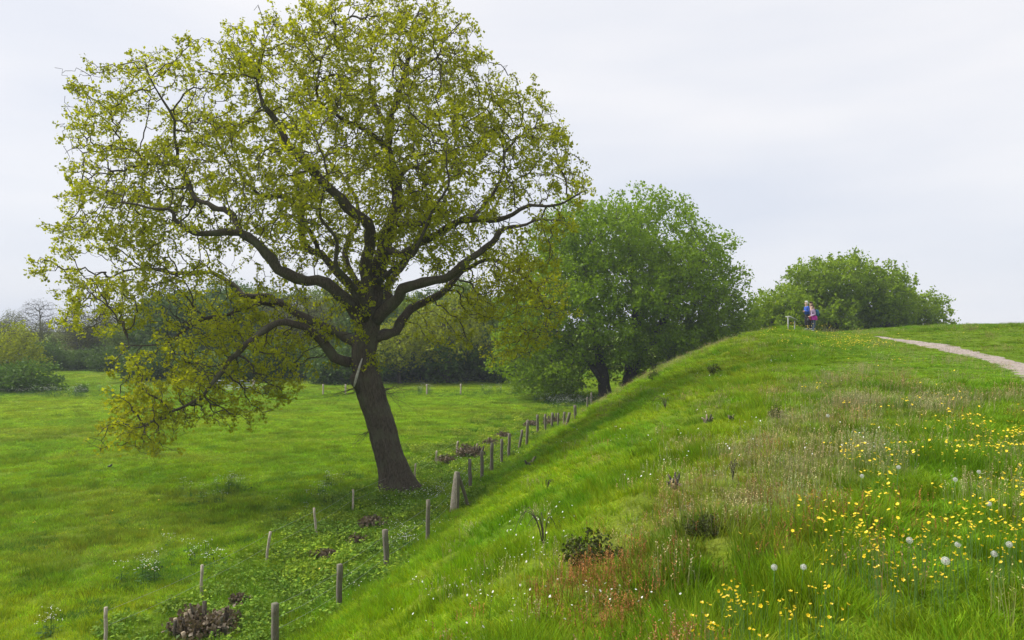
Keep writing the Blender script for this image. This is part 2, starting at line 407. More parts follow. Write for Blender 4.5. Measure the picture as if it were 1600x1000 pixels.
def colonize(nodes, parents, A, step, kill, infl, iters, r, jit=.25, up=0.05, sway=None):
    nodes = [np.asarray(p, float) for p in nodes]; parents = list(parents)
    Pn = np.array(nodes)
    nd = np.full(len(A), 1e9); ni = np.zeros(len(A), int)
    for s in range(0, len(Pn), 400):
        D = ((A[:, None] - Pn[None, s:s + 400]) ** 2).sum(-1); j = D.argmin(1); dm = D[np.arange(len(A)), j]
        b = dm < nd; nd[b] = dm[b]; ni[b] = j[b] + s
    alive = nd > kill * kill; kids = {}
    for it in range(iters):
        act = alive & (nd < infl * infl)
        if not act.any(): break
        ids, inv = np.unique(ni[act], return_inverse=True)
        Pn = np.array(nodes)
        d = A[act] - Pn[ni[act]]; d /= np.linalg.norm(d, axis=1)[:, None] + 1e-9
        S = np.zeros((len(ids), 3)); np.add.at(S, inv, d)
        S /= np.linalg.norm(S, axis=1)[:, None] + 1e-9
        S += r.normal(size=S.shape) * jit; S[:, 2] += up
        S /= np.linalg.norm(S, axis=1)[:, None] + 1e-9
        new = Pn[ids] + S * step; base = len(nodes); added = []
        for q, pid in enumerate(ids):
            c = kids.setdefault(int(pid), [])
            if len(c) >= 4 or any(np.dot(nodes[x] - nodes[pid], S[q]) > .93 * step for x in c):
                k = ni == pid; alive &= ~(k & (nd < (kill * 2.5) ** 2)) if len(c) < 4 else ~k
                continue
            c.append(len(nodes)); nodes.append(new[q]); parents.append(int(pid)); added.append(new[q])
        if not added:
            continue
        added = np.array(added); al = np.where(alive)[0]
        for s in range(0, len(added), 500):
            D = ((A[al][:, None] - added[None, s:s + 500]) ** 2).sum(-1); j = D.argmin(1); dm = D[np.arange(len(al)), j]
            b = dm < nd[al]; nd[al[b]] = dm[b]; ni[al[b]] = j[b] + s + base
        alive &= nd > kill * kill
    return np.array(nodes), np.array(parents)
def pipe(nodes, par, tip, ex=2.3):
    n = len(nodes); s = np.zeros(n); cnt = np.zeros(n, int)
    te = tip ** ex
    for i in range(n - 1, -1, -1):
        if s[i] == 0: s[i] = te
        p = par[i]
        if p >= 0: s[p] += s[i]; cnt[p] += 1
    return s ** (1 / ex), cnt
def chains(par, rad, skip=0):
    n = len(par); best = np.full(n, -1); 
    for i in range(n):
        p = par[i]
        if p >= 0 and i >= skip and (best[p] < 0 or rad[i] > rad[best[p]]): best[p] = i
    out = []
    for i in range(n):
        p = par[i]
        if i < skip: continue
        if p >= skip and best[p] == i: continue
        c = [p, i] if p >= 0 else [i]
        while best[c[-1]] >= 0 and best[c[-1]] != i: c.append(best[c[-1]])
        if len(c) > 1: out.append(c)
    return out
def twig_mesh(mb, nodes, par, rad, skip=0, cut=0.0):
    for c in chains(par, rad, skip):
        rr = rad[c].copy(); rr[0] = min(rr[0], rr[1] * 1.25)
        if rr[1] < cut: continue
        sd_ = 8 if rr[1] > .12 else 6 if rr[1] > .06 else 4 if rr[1] > .03 else 3
        mb.tube(nodes[c], rr, sd_, cap=False)
def leaf_cards(pts, dirs, per, size, spread, r, tintf=None, flat=.0):
    """rhombic leaf blades in small sprays round the given points"""
    n = len(pts) * per
    C = np.repeat(pts, per, 0) + r.normal(size=(n, 3)) * spread
    a = r.normal(size=(n, 3)) + .6 * np.repeat(dirs, per, 0); a /= np.linalg.norm(a, axis=1)[:, None]
    u = r.normal(size=(n, 3)); u[:, 2] += flat; b = np.cross(a, u); b /= np.linalg.norm(b, axis=1)[:, None] + 1e-9
    L_ = size * (0.5 + 1.0 * r.random(n))[:, None]; w = L_ * (.30 + .12 * r.random(n))[:, None]
    nrm = np.cross(a, b)
    V = np.stack([C - a * L_ * .5, C + b * w + a * L_ * .08 + nrm * L_ * .10, C + a * L_ * .5, C - b * w + a * L_ * .08 + nrm * L_ * .10], 1).reshape(-1, 3)
    i = np.arange(n)[:, None] * 4
    Fq = (i + np.arange(4)[None])
    tint = r.random(n) * .55 + .45 * np.clip(fbm(C[:, 0] / 1.4 + C[:, 2] * .31, C[:, 2] / 1.4 + C[:, 1] * .27, 77) * 1.6 - .3, 0, 1) if tintf is None else tintf(C, r)
    return V, Fq, np.repeat(np.clip(tint, 0, 1), 4)
def leaf_mesh(name, parts, mat):
    V = []; Fq = []; T = []; n = 0
    for v, f, t in parts: V.append(v); Fq.append(f + n); T.append(t); n += len(v)
    return mesh(name, np.vstack(V), np.vstack(Fq), mat, False, {'tint': ('FLOAT', np.concatenate(T).astype(np.float32))})
def twig_dirs(nodes, par, idx):
    d = nodes[idx] - nodes[np.maximum(par[idx], 0)]; return d / (np.linalg.norm(d, axis=1)[:, None] + 1e-9)

# ---- the leaning oak by the fence. Limbs follow the photograph's lines; each has its own depth.
def build_oak():
    r = np.random.default_rng(21)
    b = ghit(624, 768); D = b[1]; sc = D / F
    root = empty('oak_tree', b); tag(root, 'large leaning oak with sparse yellow-green spring leaves beside the fence', 'tree')
    # polylines: (u, v, depth offset in m (+ is away), radius m)
    T = [(626, 790, 0, .80), (622, 768, 0, .72), (616, 742, 0, .63), (606, 705, 0, .58), (594, 660, 0, .57), (583, 625, 0, .58), (573, 592, 0, .58), (568, 560, 0, .52), (572, 530, 0, .50), (576, 505, 0, .50), (580, 482, 0, .47)]
    LIMBS = [
     [(578, 498, 0, .42), (572, 440, -.4, .34), (576, 400, -.7, .31), (576, 362, -1, .28), (563, 335, -1.2, .27), (532, 297, -1.6, .24), (500, 272, -2, .22), (476, 240, -2.2, .19), (452, 214, -2.4, .17), (432, 184, -2.6, .14), (411, 160, -2.8, .11), (402, 122, -2.8, .08), (408, 88, -2.8, .05)],
     [(580, 486, 0, .46), (591, 440, .4, .42), (601, 400, .5, .38), (608, 360, .6, .34), (619, 300, .8, .30), (613, 268, .9, .27), (608, 240, 1, .25), (607, 192, 1.2, .21), (619, 152, 1.5, .17), (632, 110, 1.8, .13), (645, 80, 2, .10), (640, 48, 2, .07), (650, 14, 2.2, .05)],
     [(607, 200, 1.2, .15), (586, 164, 1.8, .12), (576, 122, 2.2, .09), (580, 78, 2.4, .06), (560, 40, 2.4, .04)],
     [(611, 245, 1, .16), (588, 216, .6, .13), (560, 200, .2, .11), (540, 192, 0, .10), (515, 176, -.4, .08), (496, 150, -.6, .06), (500, 110, -.8, .045), (520, 60, -.8, .03)],
     [(628, 122, 1.8, .10), (652, 108, 2.2, .08), (684, 96, 2.6, .06), (692, 70, 2.8, .05), (716, 44, 3, .03)],
     [(604, 385, .5, .22), (622, 398, -.2, .21), (652, 381, -.8, .20), (684, 356, -1.2, .19), (702, 344, -1.4, .17), (732, 345, -1.8, .15), (762, 347, -2, .13), (790, 338, -2.2, .11), (826, 322, -2.6, .08), (860, 324, -2.8, .065), (884, 312, -3, .05), (912, 298, -3.2, .03)],
     [(590, 372, -.8, .15), (612, 352, -1.6, .14), (648, 352, -2.4, .12), (671, 343, -2.8, .10), (676, 320, -3, .08), (664, 296, -3.2, .06), (690, 270, -3.5, .045), (700, 240, -3.6, .03)],
     [(616, 300, .8, .18), (632, 266, 1.6, .15), (652, 264, 2.2, .13), (676, 250, 2.8, .11), (697, 244, 3.2, .09), (714, 235, 3.5, .08), (711, 212, 3.8, .06), (732, 190, 4, .055), (756, 171, 4.2, .05), (773, 151, 4.4, .04), (812, 147, 4.6, .025)],
     [(735, 345, -1.8, .11), (762, 310, -.6, .09), (788, 262, .4, .08), (788, 236, .8, .07), (808, 220, 1.2, .06), (820, 208, 1.4, .05), (838, 198, 1.6, .035), (866, 188, 1.8, .025)],
     [(588, 500, -.2, .34), (606, 482, -.6, .32), (622, 466, -.9, .29), (627, 448, -1.2, .27), (650, 436, -1.6, .25), (690, 431, -2.2, .22), (722, 412, -2.6, .19), (741, 396, -2.8, .17), (764, 376, -3, .14), (784, 360, -3.2, .11), (816, 354, -3.4, .08), (844, 344, -3.6, .05), (880, 345, -3.8, .03)],
     [(586, 528, 0, .30), (618, 515, .8, .27), (642, 488, 1.6, .25), (674, 467, 2.2, .22), (698, 448, 2.8, .19), (726, 424, 3.2, .15), (762, 408, 3.6, .12), (800, 420, 4, .09), (832, 442, 4.2, .06), (852, 478, 4.3, .04), (850, 520, 4.3, .025)],
     [(572, 512, 0, .38), (548, 478, -.6, .36), (522, 450, -1, .33), (500, 436, -1.3, .31), (472, 432, -1.6, .28), (440, 418, -2, .26), (424, 404, -2.2, .24), (404, 383, -2.4, .22), (376, 367, -2.6, .20), (354, 364, -2.8, .17), (326, 366, -3, .14), (300, 362, -3.2, .12), (276, 348, -3.4, .10), (267, 332, -3.6, .08), (236, 326, -3.8, .06), (190, 318, -4, .04)],
     [(384, 372, -2.6, .17), (364, 350, -2.2, .155), (352, 336, -2, .145), (335, 331, -1.8, .135), (308, 312, -1.4, .125), (293, 277, -1, .115), (272, 256, -.8, .10), (230, 257, -.4, .08), (208, 240, -.2, .06), (172, 236, 0, .045), (130, 240, .2, .03)],
     [(276, 258, -.8, .085), (276, 240, -1.2, .08), (268, 212, -1.6, .07), (264, 180, -2, .06), (240, 144, -2.4, .045), (230, 110, -2.6, .03)],
     [(570, 478, .2, .26), (536, 432, .8, .23), (500, 402, 1.4, .20), (477, 384, 1.8, .18), (463, 352, 2.2, .165), (459, 322, 2.5, .15), (420, 308, 2.8, .12), (396, 297, 3, .10), (376, 268, 3.2, .085), (354, 247, 3.4, .07), (330, 200, 3.6, .05), (318, 150, 3.6, .03)],
     [(498, 402, 1.4, .14), (489, 360, 1.2, .12), (472, 333, 1.4, .11), (484, 280, 1.8, .09), (470, 230, 2.4, .06), (480, 180, 3, .04)],
     [(564, 540, 0, .30), (522, 519, .6, .27), (484, 500, 1.2, .25), (456, 491, 1.6, .23), (424, 474, 2, .21), (414, 460, 2.2, .20), (384, 456, 2.5, .17), (360, 436, 2.8, .15), (336, 428, 3, .13), (288, 426, 3.2, .11), (248, 422, 3.4, .09), (200, 424, 3.6, .07), (166, 437, 3.8, .05), (120, 452, 4, .03)],
     [(428, 478, 2, .13), (400, 476, 1.4, .12), (372, 484, .8, .11), (352, 495, .4, .10), (320, 500, 0, .085), (296, 515, -.4, .07), (276, 533, -.8, .055), (250, 540, -1, .04), (200, 536, -1.4, .025)],
     [(546, 566, 0, .30), (524, 552, -.5, .26), (490, 518, -1, .22), (442, 504, -1.6, .19), (402, 520, -2.2, .16), (372, 548, -2.6, .14), (348, 577, -2.9, .11), (322, 610, -3.2, .09), (294, 634, -3.4, .07), (258, 650, -3.6, .05), (214, 672, -3.8, .03)],
     [(574, 500, .3, .26), (560, 450, 2, .2), (548, 400, 3.5, .16), (560, 340, 5, .13), (540, 280, 6, .10), (500, 230, 6.6, .07), (470, 150, 7, .04)],
     [(584, 490, .3, .26), (600, 450, 2, .2), (630, 410, 3.8, .16), (660, 360, 5.2, .13), (680, 300, 6.2, .10), (720, 260, 7, .07), (760, 220, 7.4, .04)],
     [(572, 500, -.4, .2), (560, 455, -1.6, .15), (530, 420, -2.8, .12), (524, 372, -3.8, .09), (500, 330, -4.6, .065), (508, 270, -5.2, .045), (496, 220, -5.6, .03)],
     [(592, 440, 0, .17), (626, 412, -2, .12), (652, 388, -3.2, .095), (676, 330, -4.2, .07), (700, 296, -4.8, .05), (694, 240, -5.2, .03)],
    ]
    def pts(pl): return np.array([P(u, v, D + d) for u, v, d, _ in pl]), np.array([p[3] for p in pl])
    def smooth(pl, st=.32, gn=.05):
        p, rr = pts(pl); n = max(3, int(np.linalg.norm(np.diff(p, axis=0), axis=1).sum() / st))
        q = resample(p, n); rr = np.interp(np.linspace(0, len(rr) - 1, n), np.arange(len(rr)), rr)
        k = r.normal(size=(n, 3)); k = (k + np.roll(k, 1, 0)) * .5; k[0] = 0; k[1] *= .4
        # crooked growth: sharp small bends every metre or so
        m_ = max(2, n // 4); kk = r.normal(size=(m_, 3)); bend = np.stack([np.interp(np.linspace(0, m_ - 1, n), np.arange(m_), kk[:, c]) for c in range(3)], -1)
        amp = np.clip(.55 * rr + .03, .04, .13)[:, None] * np.minimum(1, np.arange(n) / 4.)[:, None]
        return q + k * gn + bend * amp, rr * (1 + .10 * r.normal(size=n) * (np.arange(n) > 1))
    # trunk with root flare and ribbed bark
    p, rr = pts(T); p[0, 2] = b[2] - .45; n = 150; q = resample(p, n); rr = np.interp(np.linspace(0, len(rr) - 1, n), np.arange(len(rr)), rr)
    hz = q[:, 2] - b[2]
    ph = r.random(8) * 6.28
    def lob(i, th):
        h = hz[i]; fl = np.exp(-np.maximum(h, -.2) / .9)
        s = 1 + fl * (.16 + .16 * np.maximum(0, np.sin(th * 3 + ph[0])) + .12 * np.maximum(0, np.sin(th * 5 + ph[1])))
        s = s + .035 * np.sin(th * 9 + ph[2] + .8 * np.sin(h * 1.3)) + .022 * np.sin(th * 17 + ph[3] + np.sin(h * 2.1)) + .03 * np.sin(h * 3.1 + th * 2)
        rid = vnoise(th * 96 / 6.2832 * .34 + .5 * np.sin(h * 2.3) + 40, h * 1.6 + 0 * th, 8); return s - .055 * np.abs(rid - .5) * 2 + .05 * (vnoise(th * 6 + 0 * h, h * 5 + 0 * th, 18) - .5)
    mb = MB(); mb.tube(q, rr, 96, True, lob); tr = mb.build('trunk', M['bark'], root); tr.location = -Vector(b)
    # swelling where the lowest limb and the lost branch leave the trunk
    mb = MB(); c = P(556, 592, D - .35); mb.tube([c + np.array((.25, .2, -.5)), c + np.array((.05, 0, -.1)), c + np.array((-.06, -.12, .12)), c + np.array((-.1, -.16, .2))], [.3, .27, .2, .1], 14, True); mb.build('burr', M['bark'], root).location = -Vector(b)
    mb = MB(); q2 = resample(np.array([P(566, 560, D - .6), P(562, 572, D - .75), P(558, 586, D - .85), P(553, 604, D - .7)]), 9); mb.tube(q2, [.02, .03, .04, .045, .05, .055, .055, .05, .03], 8); tag(mb.build('broken_branch', M['deadwood'], root), 'pale broken branch hanging on the trunk').location = -Vector(b)
    # limbs; each is a part. Nodes are collected for the growth of the twigs
    nodes = []; par = []; rmin = []
    for li, pl in enumerate(LIMBS):
        q, rr = smooth(pl)
        mb = MB(); mb.tube(q, rr * .80, 10, True, lambda i, th: 1 + .05 * np.sin(th * 3 + i * .9) + .06 * np.sin(i * 1.7 + th)); mb.build('limb', M['bark'], root).location = -Vector(b)
        base = len(nodes)
        for k in range(len(q)): nodes.append(q[k]); par.append(base + k - 1 if k else -1); rmin.append(rr[k])
    skip = len(nodes)
    # crown: ellipses seen in the photograph, each given depth
    E = [(600, 100, 150, 118, 0, 4.6, 1.25), (665, 70, 80, 70, 1, 3.2, 1.2), (420, 140, 125, 100, -.5, 4.2, 1.2), (250, 175, 130, 95, 0, 3.8), (165, 260, 65, 80, 0, 2.4, 1.5), (190, 340, 90, 70, -1, 3.2, 1.4), (190, 420, 115, 75, 1, 3.2, 1.6), (150, 470, 65, 55, 2, 2, 2),
         (330, 470, 130, 60, 1, 3.4), (370, 545, 120, 62, -1, 2.8, 2.6), (270, 610, 95, 62, -2.4, 2.2, 3.2), (225, 668, 58, 36, -3, 1.5, 3.4), (340, 650, 45, 30, -2.6, 1.3, 2.6), (430, 600, 45, 28, -1.6, 1.3, 2.4), (400, 300, 170, 120, 0, 5.5, .8), (560, 290, 160, 150, 0, 7.0, .75), (690, 270, 120, 130, 0, 5.5, .9), (740, 150, 70, 70, 3, 2.8), (800, 190, 80, 75, 2.6, 3.2), (850, 250, 60, 75, 0, 3.0),
         (860, 310, 62, 48, -2.4, 2.6, 1.2), (780, 370, 110, 55, -2, 3.4), (790, 445, 85, 62, 3, 2.6, 2.6), (835, 480, 48, 75, 4, 1.6, 3.2), (790, 540, 40, 40, 4, 1.3, 2.6), (690, 500, 75, 40, 2, 2.0, 1.2), (500, 440, 110, 70, 0, 4, .7), (520, 545, 75, 48, -1, 2.6, .9), (660, 400, 90, 60, 0, 4, .7)]
    ells = [(*P(u, v, D + d), a * sc, dz, bb * sc, w[0] if w else 1.) for u, v, a, bb, d, dz, *w in E]
    A = ell_points(ells, 23000, r, .35, .85, 17)
    # a few thin growths on the trunk
    nodes, par = colonize(nodes, par, A, .27, .29, 7.0, 100, r, .45, .03)
    rad, cnt = pipe(nodes, par, .0098, 2.12)
    rad = np.minimum(rad, .085); rad[:skip] = np.array(rmin) * .80
    rad[skip:] = np.minimum(rad[skip:], np.where(par[skip:] < skip, .75 * rad[np.maximum(par[skip:], 0)], 1))
    mb = MB(); twig_mesh(mb, nodes, par, rad, skip)
    for (u0, v0, u1, v1, dd) in [(597, 612, 648, 622, -1), (598, 610, 660, 606, .4), (560, 612, 515, 602, -.8), (556, 606, 486, 622, -1.2), (575, 675, 540, 690, -.8), (590, 600, 630, 640, -.6)]:
        for k in range(5):
            q = resample(np.array([P(u0, v0, D + dd * .4), P(u0 + (u1 - u0) * .4, v0 + (v1 - v0) * .3 + r.normal() * 4, D + dd * .8), P(u0 + (u1 - u0) * (.6 + .4 * r.random()), v1 + r.normal() * 9, D + dd + r.normal() * .5)]), 9)
            q += np.cumsum(r.normal(size=q.shape) * .035, 0); mb.tube(q, np.linspace(.013, .004, 9), 3, False)
    tw = mb.build('twigs', M['bark'], root, False); tag(tw, kind='stuff'); tw.location = -Vector(b)
    idx = np.where((np.arange(len(nodes)) >= skip) & (rad < .034))[0]
    tips = np.where((cnt == 0) & (np.arange(len(nodes)) >= skip))[0]
    cl = np.concatenate([tips, r.choice(idx, int(len(idx) * .54), replace=False)])
    pp = nodes[cl]
    g = fbm(pp[:, 0] / 1.1 + pp[:, 1] * .5, pp[:, 2] / 1.1 + pp[:, 1] * .4, 191)
    low = sstep(450, 560, px(pp)[1]) * (np.abs(px(pp)[0] - 620) < 130)
    cl = cl[(g + .35 * (r.random(len(g)) - .5) > .385 + .05 * low)]
    M['oak_leaf'] = leaf_mat('oak_leaves', (.17, .20, .007), (.43, .48, .016), .58)
    parts = [leaf_cards(nodes[cl], twig_dirs(nodes, par, cl), 12, .118, .09, r)]
    cr = link('crown', leaf_mesh('oak_crown', parts, M['oak_leaf']), root); tag(cr, kind='stuff'); cr.location = -Vector(b)
    print('oak nodes', len(nodes), 'leaf sprays', len(cl), round(time.time() - T0, 1))
build_oak()
#@@NEXT
# ---- other trees
def grow(ells, trunks, n, step, kill, r, tip, per, size, spread, leaf, bark, gap=.36, frac=.7, jit=.35, up=.08, maxr=.4, bare=False, hollow=.5, flat=.6, clump=1.3, cper=16):
    """returns (trunk mesh, crown mesh) about the tree's own base"""
    nodes = []; par = []; rm = []
    for pl in trunks:
        p = np.array([q[:3] for q in pl], float); rr = np.array([q[3] for q in pl]); k = max(4, int(np.linalg.norm(np.diff(p, axis=0), axis=1).sum() / step))
        q = resample(p, k); q[1:] += r.normal(size=(k - 1, 3)) * .04 * step; rr = np.interp(np.linspace(0, len(rr) - 1, k), np.arange(len(rr)), rr); b = len(nodes)
        for i in range(k): nodes.append(q[i]); par.append(b + i - 1 if i else -1); rm.append(rr[i])
    skip = len(nodes)
    A = ell_points(ells, n, r, hollow, clump, cper); g = fbm(A[:, 0] / (step * 4) + A[:, 1] * .3, A[:, 2] / (step * 4) + A[:, 1] * .3, 13); A = A[g > gap - .1]
    nodes, par = colonize(nodes, par, A, step, kill, 60, 70, r, jit, up)
    rad, cnt = pipe(nodes, par, tip, 2.3); rad = np.minimum(rad, maxr); rad[:skip] = np.maximum(rm, 0)
    rad[skip:] = np.minimum(rad[skip:], np.where(par[skip:] < skip, .8 * rad[np.maximum(par[skip:], 0)], 1))
    mb = MB()
    for c in chains(par[:skip], rad[:skip]): mb.tube(nodes[c], rad[c] * (1 + .5 * np.exp(-np.arange(len(c)) * step / .7)), 12, True)
    twig_mesh(mb, nodes, par, rad, skip, 0 if bare else tip * 1.05)
    tm = mb.mesh('trunk', bark)
    tips = np.where((cnt == 0) & (np.arange(len(nodes)) >= skip))[0]; idx = np.where((np.arange(len(nodes)) >= skip) & (rad < tip * 3))[0]
    cl = np.concatenate([tips, r.choice(idx, int(len(idx) * frac), replace=False)])
    cm_ = leaf_mesh('crown', [leaf_cards(nodes[cl], twig_dirs(nodes, par, cl), per, size, spread, r, flat=flat)], leaf)
    return tm, cm_
def tree(name, tm, cm_, loc, label, cat='tree', group=None, scale=(1, 1, 1), rz=0.0):
    o = empty(name, loc, rz); o.scale = scale; tag(o, label, cat, group)
    link('trunk', tm, o); tag(link('crown', cm_, o), kind='stuff'); return o

def pxe(base, d, u, v, a, b_, dz, depth=0.0, w=1.0):
    c = P(u, v, d + depth) - base; s = d / F; return (c[0], c[1], c[2], a * s, dz, b_ * s, w)
# the broad dark green tree behind the bank
def build_broad_tree():
    r = np.random.default_rng(5); d = 79.0; x = (948 - U0) / F * d; b = np.array([x, d, float(H(x, d)) - .1])
    E = lambda *a: pxe(b, d, *a)
    ells = [E(985, 405, 150, 105, 9.0), E(1075, 455, 90, 92, 7.0), E(880, 470, 92, 105, 8.0), E(960, 480, 170, 105, 10.0), E(840, 550, 72, 62, 5.5, -2, 2.0), E(855, 590, 40, 30, 3.5, -2, 2.5), E(880, 565, 48, 36, 5, -3, 2.0), E(1030, 545, 100, 42, 8.0), E(1110, 500, 58, 62, 5.0, 0, 2.2), E(1060, 545, 80, 45, 6.0, 0, 1.6), E(930, 375, 90, 60, 6.0)]
    q = lambda u, v, dd: P(u, v, d + dd) - b
    tr = [[(*q(946, 632, 0), .75), (*q(944, 600, 0), .62), (*q(938, 560, -.5), .5), (*q(925, 500, -1), .36), (*q(915, 440, -1.5), .22), (*q(912, 390, -1.5), .1)],
          [(*q(978, 630, 1.5), .65), (*q(980, 600, 1.5), .56), (*q(986, 550, 1.2), .44), (*q(992, 480, 1), .32), (*q(985, 410, 1), .2), (*q(978, 350, 1), .1)],
          [(*q(982, 600, 1.5), .3), (*q(1010, 545, 0), .3), (*q(1040, 490, -1), .25), (*q(1075, 430, -2), .15), (*q(1095, 400, -2), .08)],
          [(*q(944, 600, 0), .3), (*q(915, 560, -2), .28), (*q(880, 530, -3), .22), (*q(850, 500, -3.5), .15), (*q(835, 470, -3.5), .08)],
          [(*q(986, 550, 1.2), .3), (*q(1005, 480, 3), .26), (*q(1020, 420, 4), .2), (*q(1030, 370, 4.5), .1)]]
    M['broad_leaf'] = leaf_mat('dark_green_leaves', (.10, .19, .005), (.24, .37, .010), .45)
    tm, cm_ = grow(ells, tr, 15000, .5, .44, r, .012, 10, .27, .26, M['broad_leaf'], M['bark_dark'], .33, .6, .35, clump=1.8, cper=17)
    tree('broadleaf_tree', tm, cm_, b, 'broad dark green tree in full leaf rising behind the bank', 'tree')
build_broad_tree()
# the group beyond the crest, behind the walkers
def build_crest_trees():
    r = np.random.default_rng(9); d = 92.0
    M['crest_leaf'] = leaf_mat('mid_green_leaves', (.105, .19, .005), (.27, .395, .012), .45)
    def one(u, ells, trunk, label, n, dd):
        x = (u - U0) / F * (d + dd); b = np.array([x, d + dd, float(H(x, d + dd)) - .1])
        E = [pxe(b, d + dd, *e) for e in ells]
        tr = [[(*(P(uu, vv, d + dd + de) - b), rr) for uu, vv, de, rr in pl] for pl in trunk]
        for pl in tr: pl[0] = (pl[0][0], pl[0][1], min(pl[0][2], -.15), pl[0][3])
        tm, cm_ = grow(E, tr, n, .5, .46, r, .014, 11, .29, .24, M['crest_leaf'], M['bark_dark'], .36, .6, .35, clump=1.8, cper=22)
        tree('oak_tree', tm, cm_, b, label, 'tree', 'trees beyond the crest of the bank')
    one(1332, [(1320, 442, 82, 36, 5), (1275, 448, 42, 34, 4, 0, 1.8), (1375, 450, 34, 32, 4, 0, 1.8), (1360, 470, 62, 36, 5), (1310, 490, 75, 26, 6), (1385, 478, 36, 32, 4), (1335, 425, 42, 20, 4)],
        [[(1306, 535, 0, .5), (1306, 505, 0, .4), (1318, 470, 0, .28), (1326, 430, 0, .12)], [(1306, 508, 0, .3), (1285, 480, 0, .22), (1270, 455, 0, .1)], [(1388, 535, 1, .42), (1386, 508, 1, .35), (1372, 480, 0, .25), (1362, 450, 0, .1)], [(1386, 510, 1, .25), (1400, 490, 1, .18), (1410, 475, 1, .08)]],
        'tallest domed green oak on the skyline behind the two walkers', 6500, 0)
    one(1225, [(1222, 480, 36, 26, 4), (1205, 500, 32, 20, 4), (1245, 495, 34, 24, 4), (1180, 510, 12, 8, 2)],
        [[(1226, 535, 0, .3), (1224, 505, 0, .24), (1222, 470, 0, .1)], [(1224, 512, 0, .2), (1205, 498, 0, .12), (1195, 490, 0, .06)]],
        'lower spreading green tree on the skyline left of the sign', 2600, -3)
    one(1430, [(1428, 488, 26, 26, 4), (1448, 500, 20, 18, 3), (1412, 500, 22, 18, 3)],
        [[(1430, 535, 0, .25), (1430, 510, 0, .2), (1430, 480, 0, .08)]],
        'small green tree at the right end of the skyline clump', 1800, 4)
build_crest_trees()
print('trees', round(time.time() - T0, 1))

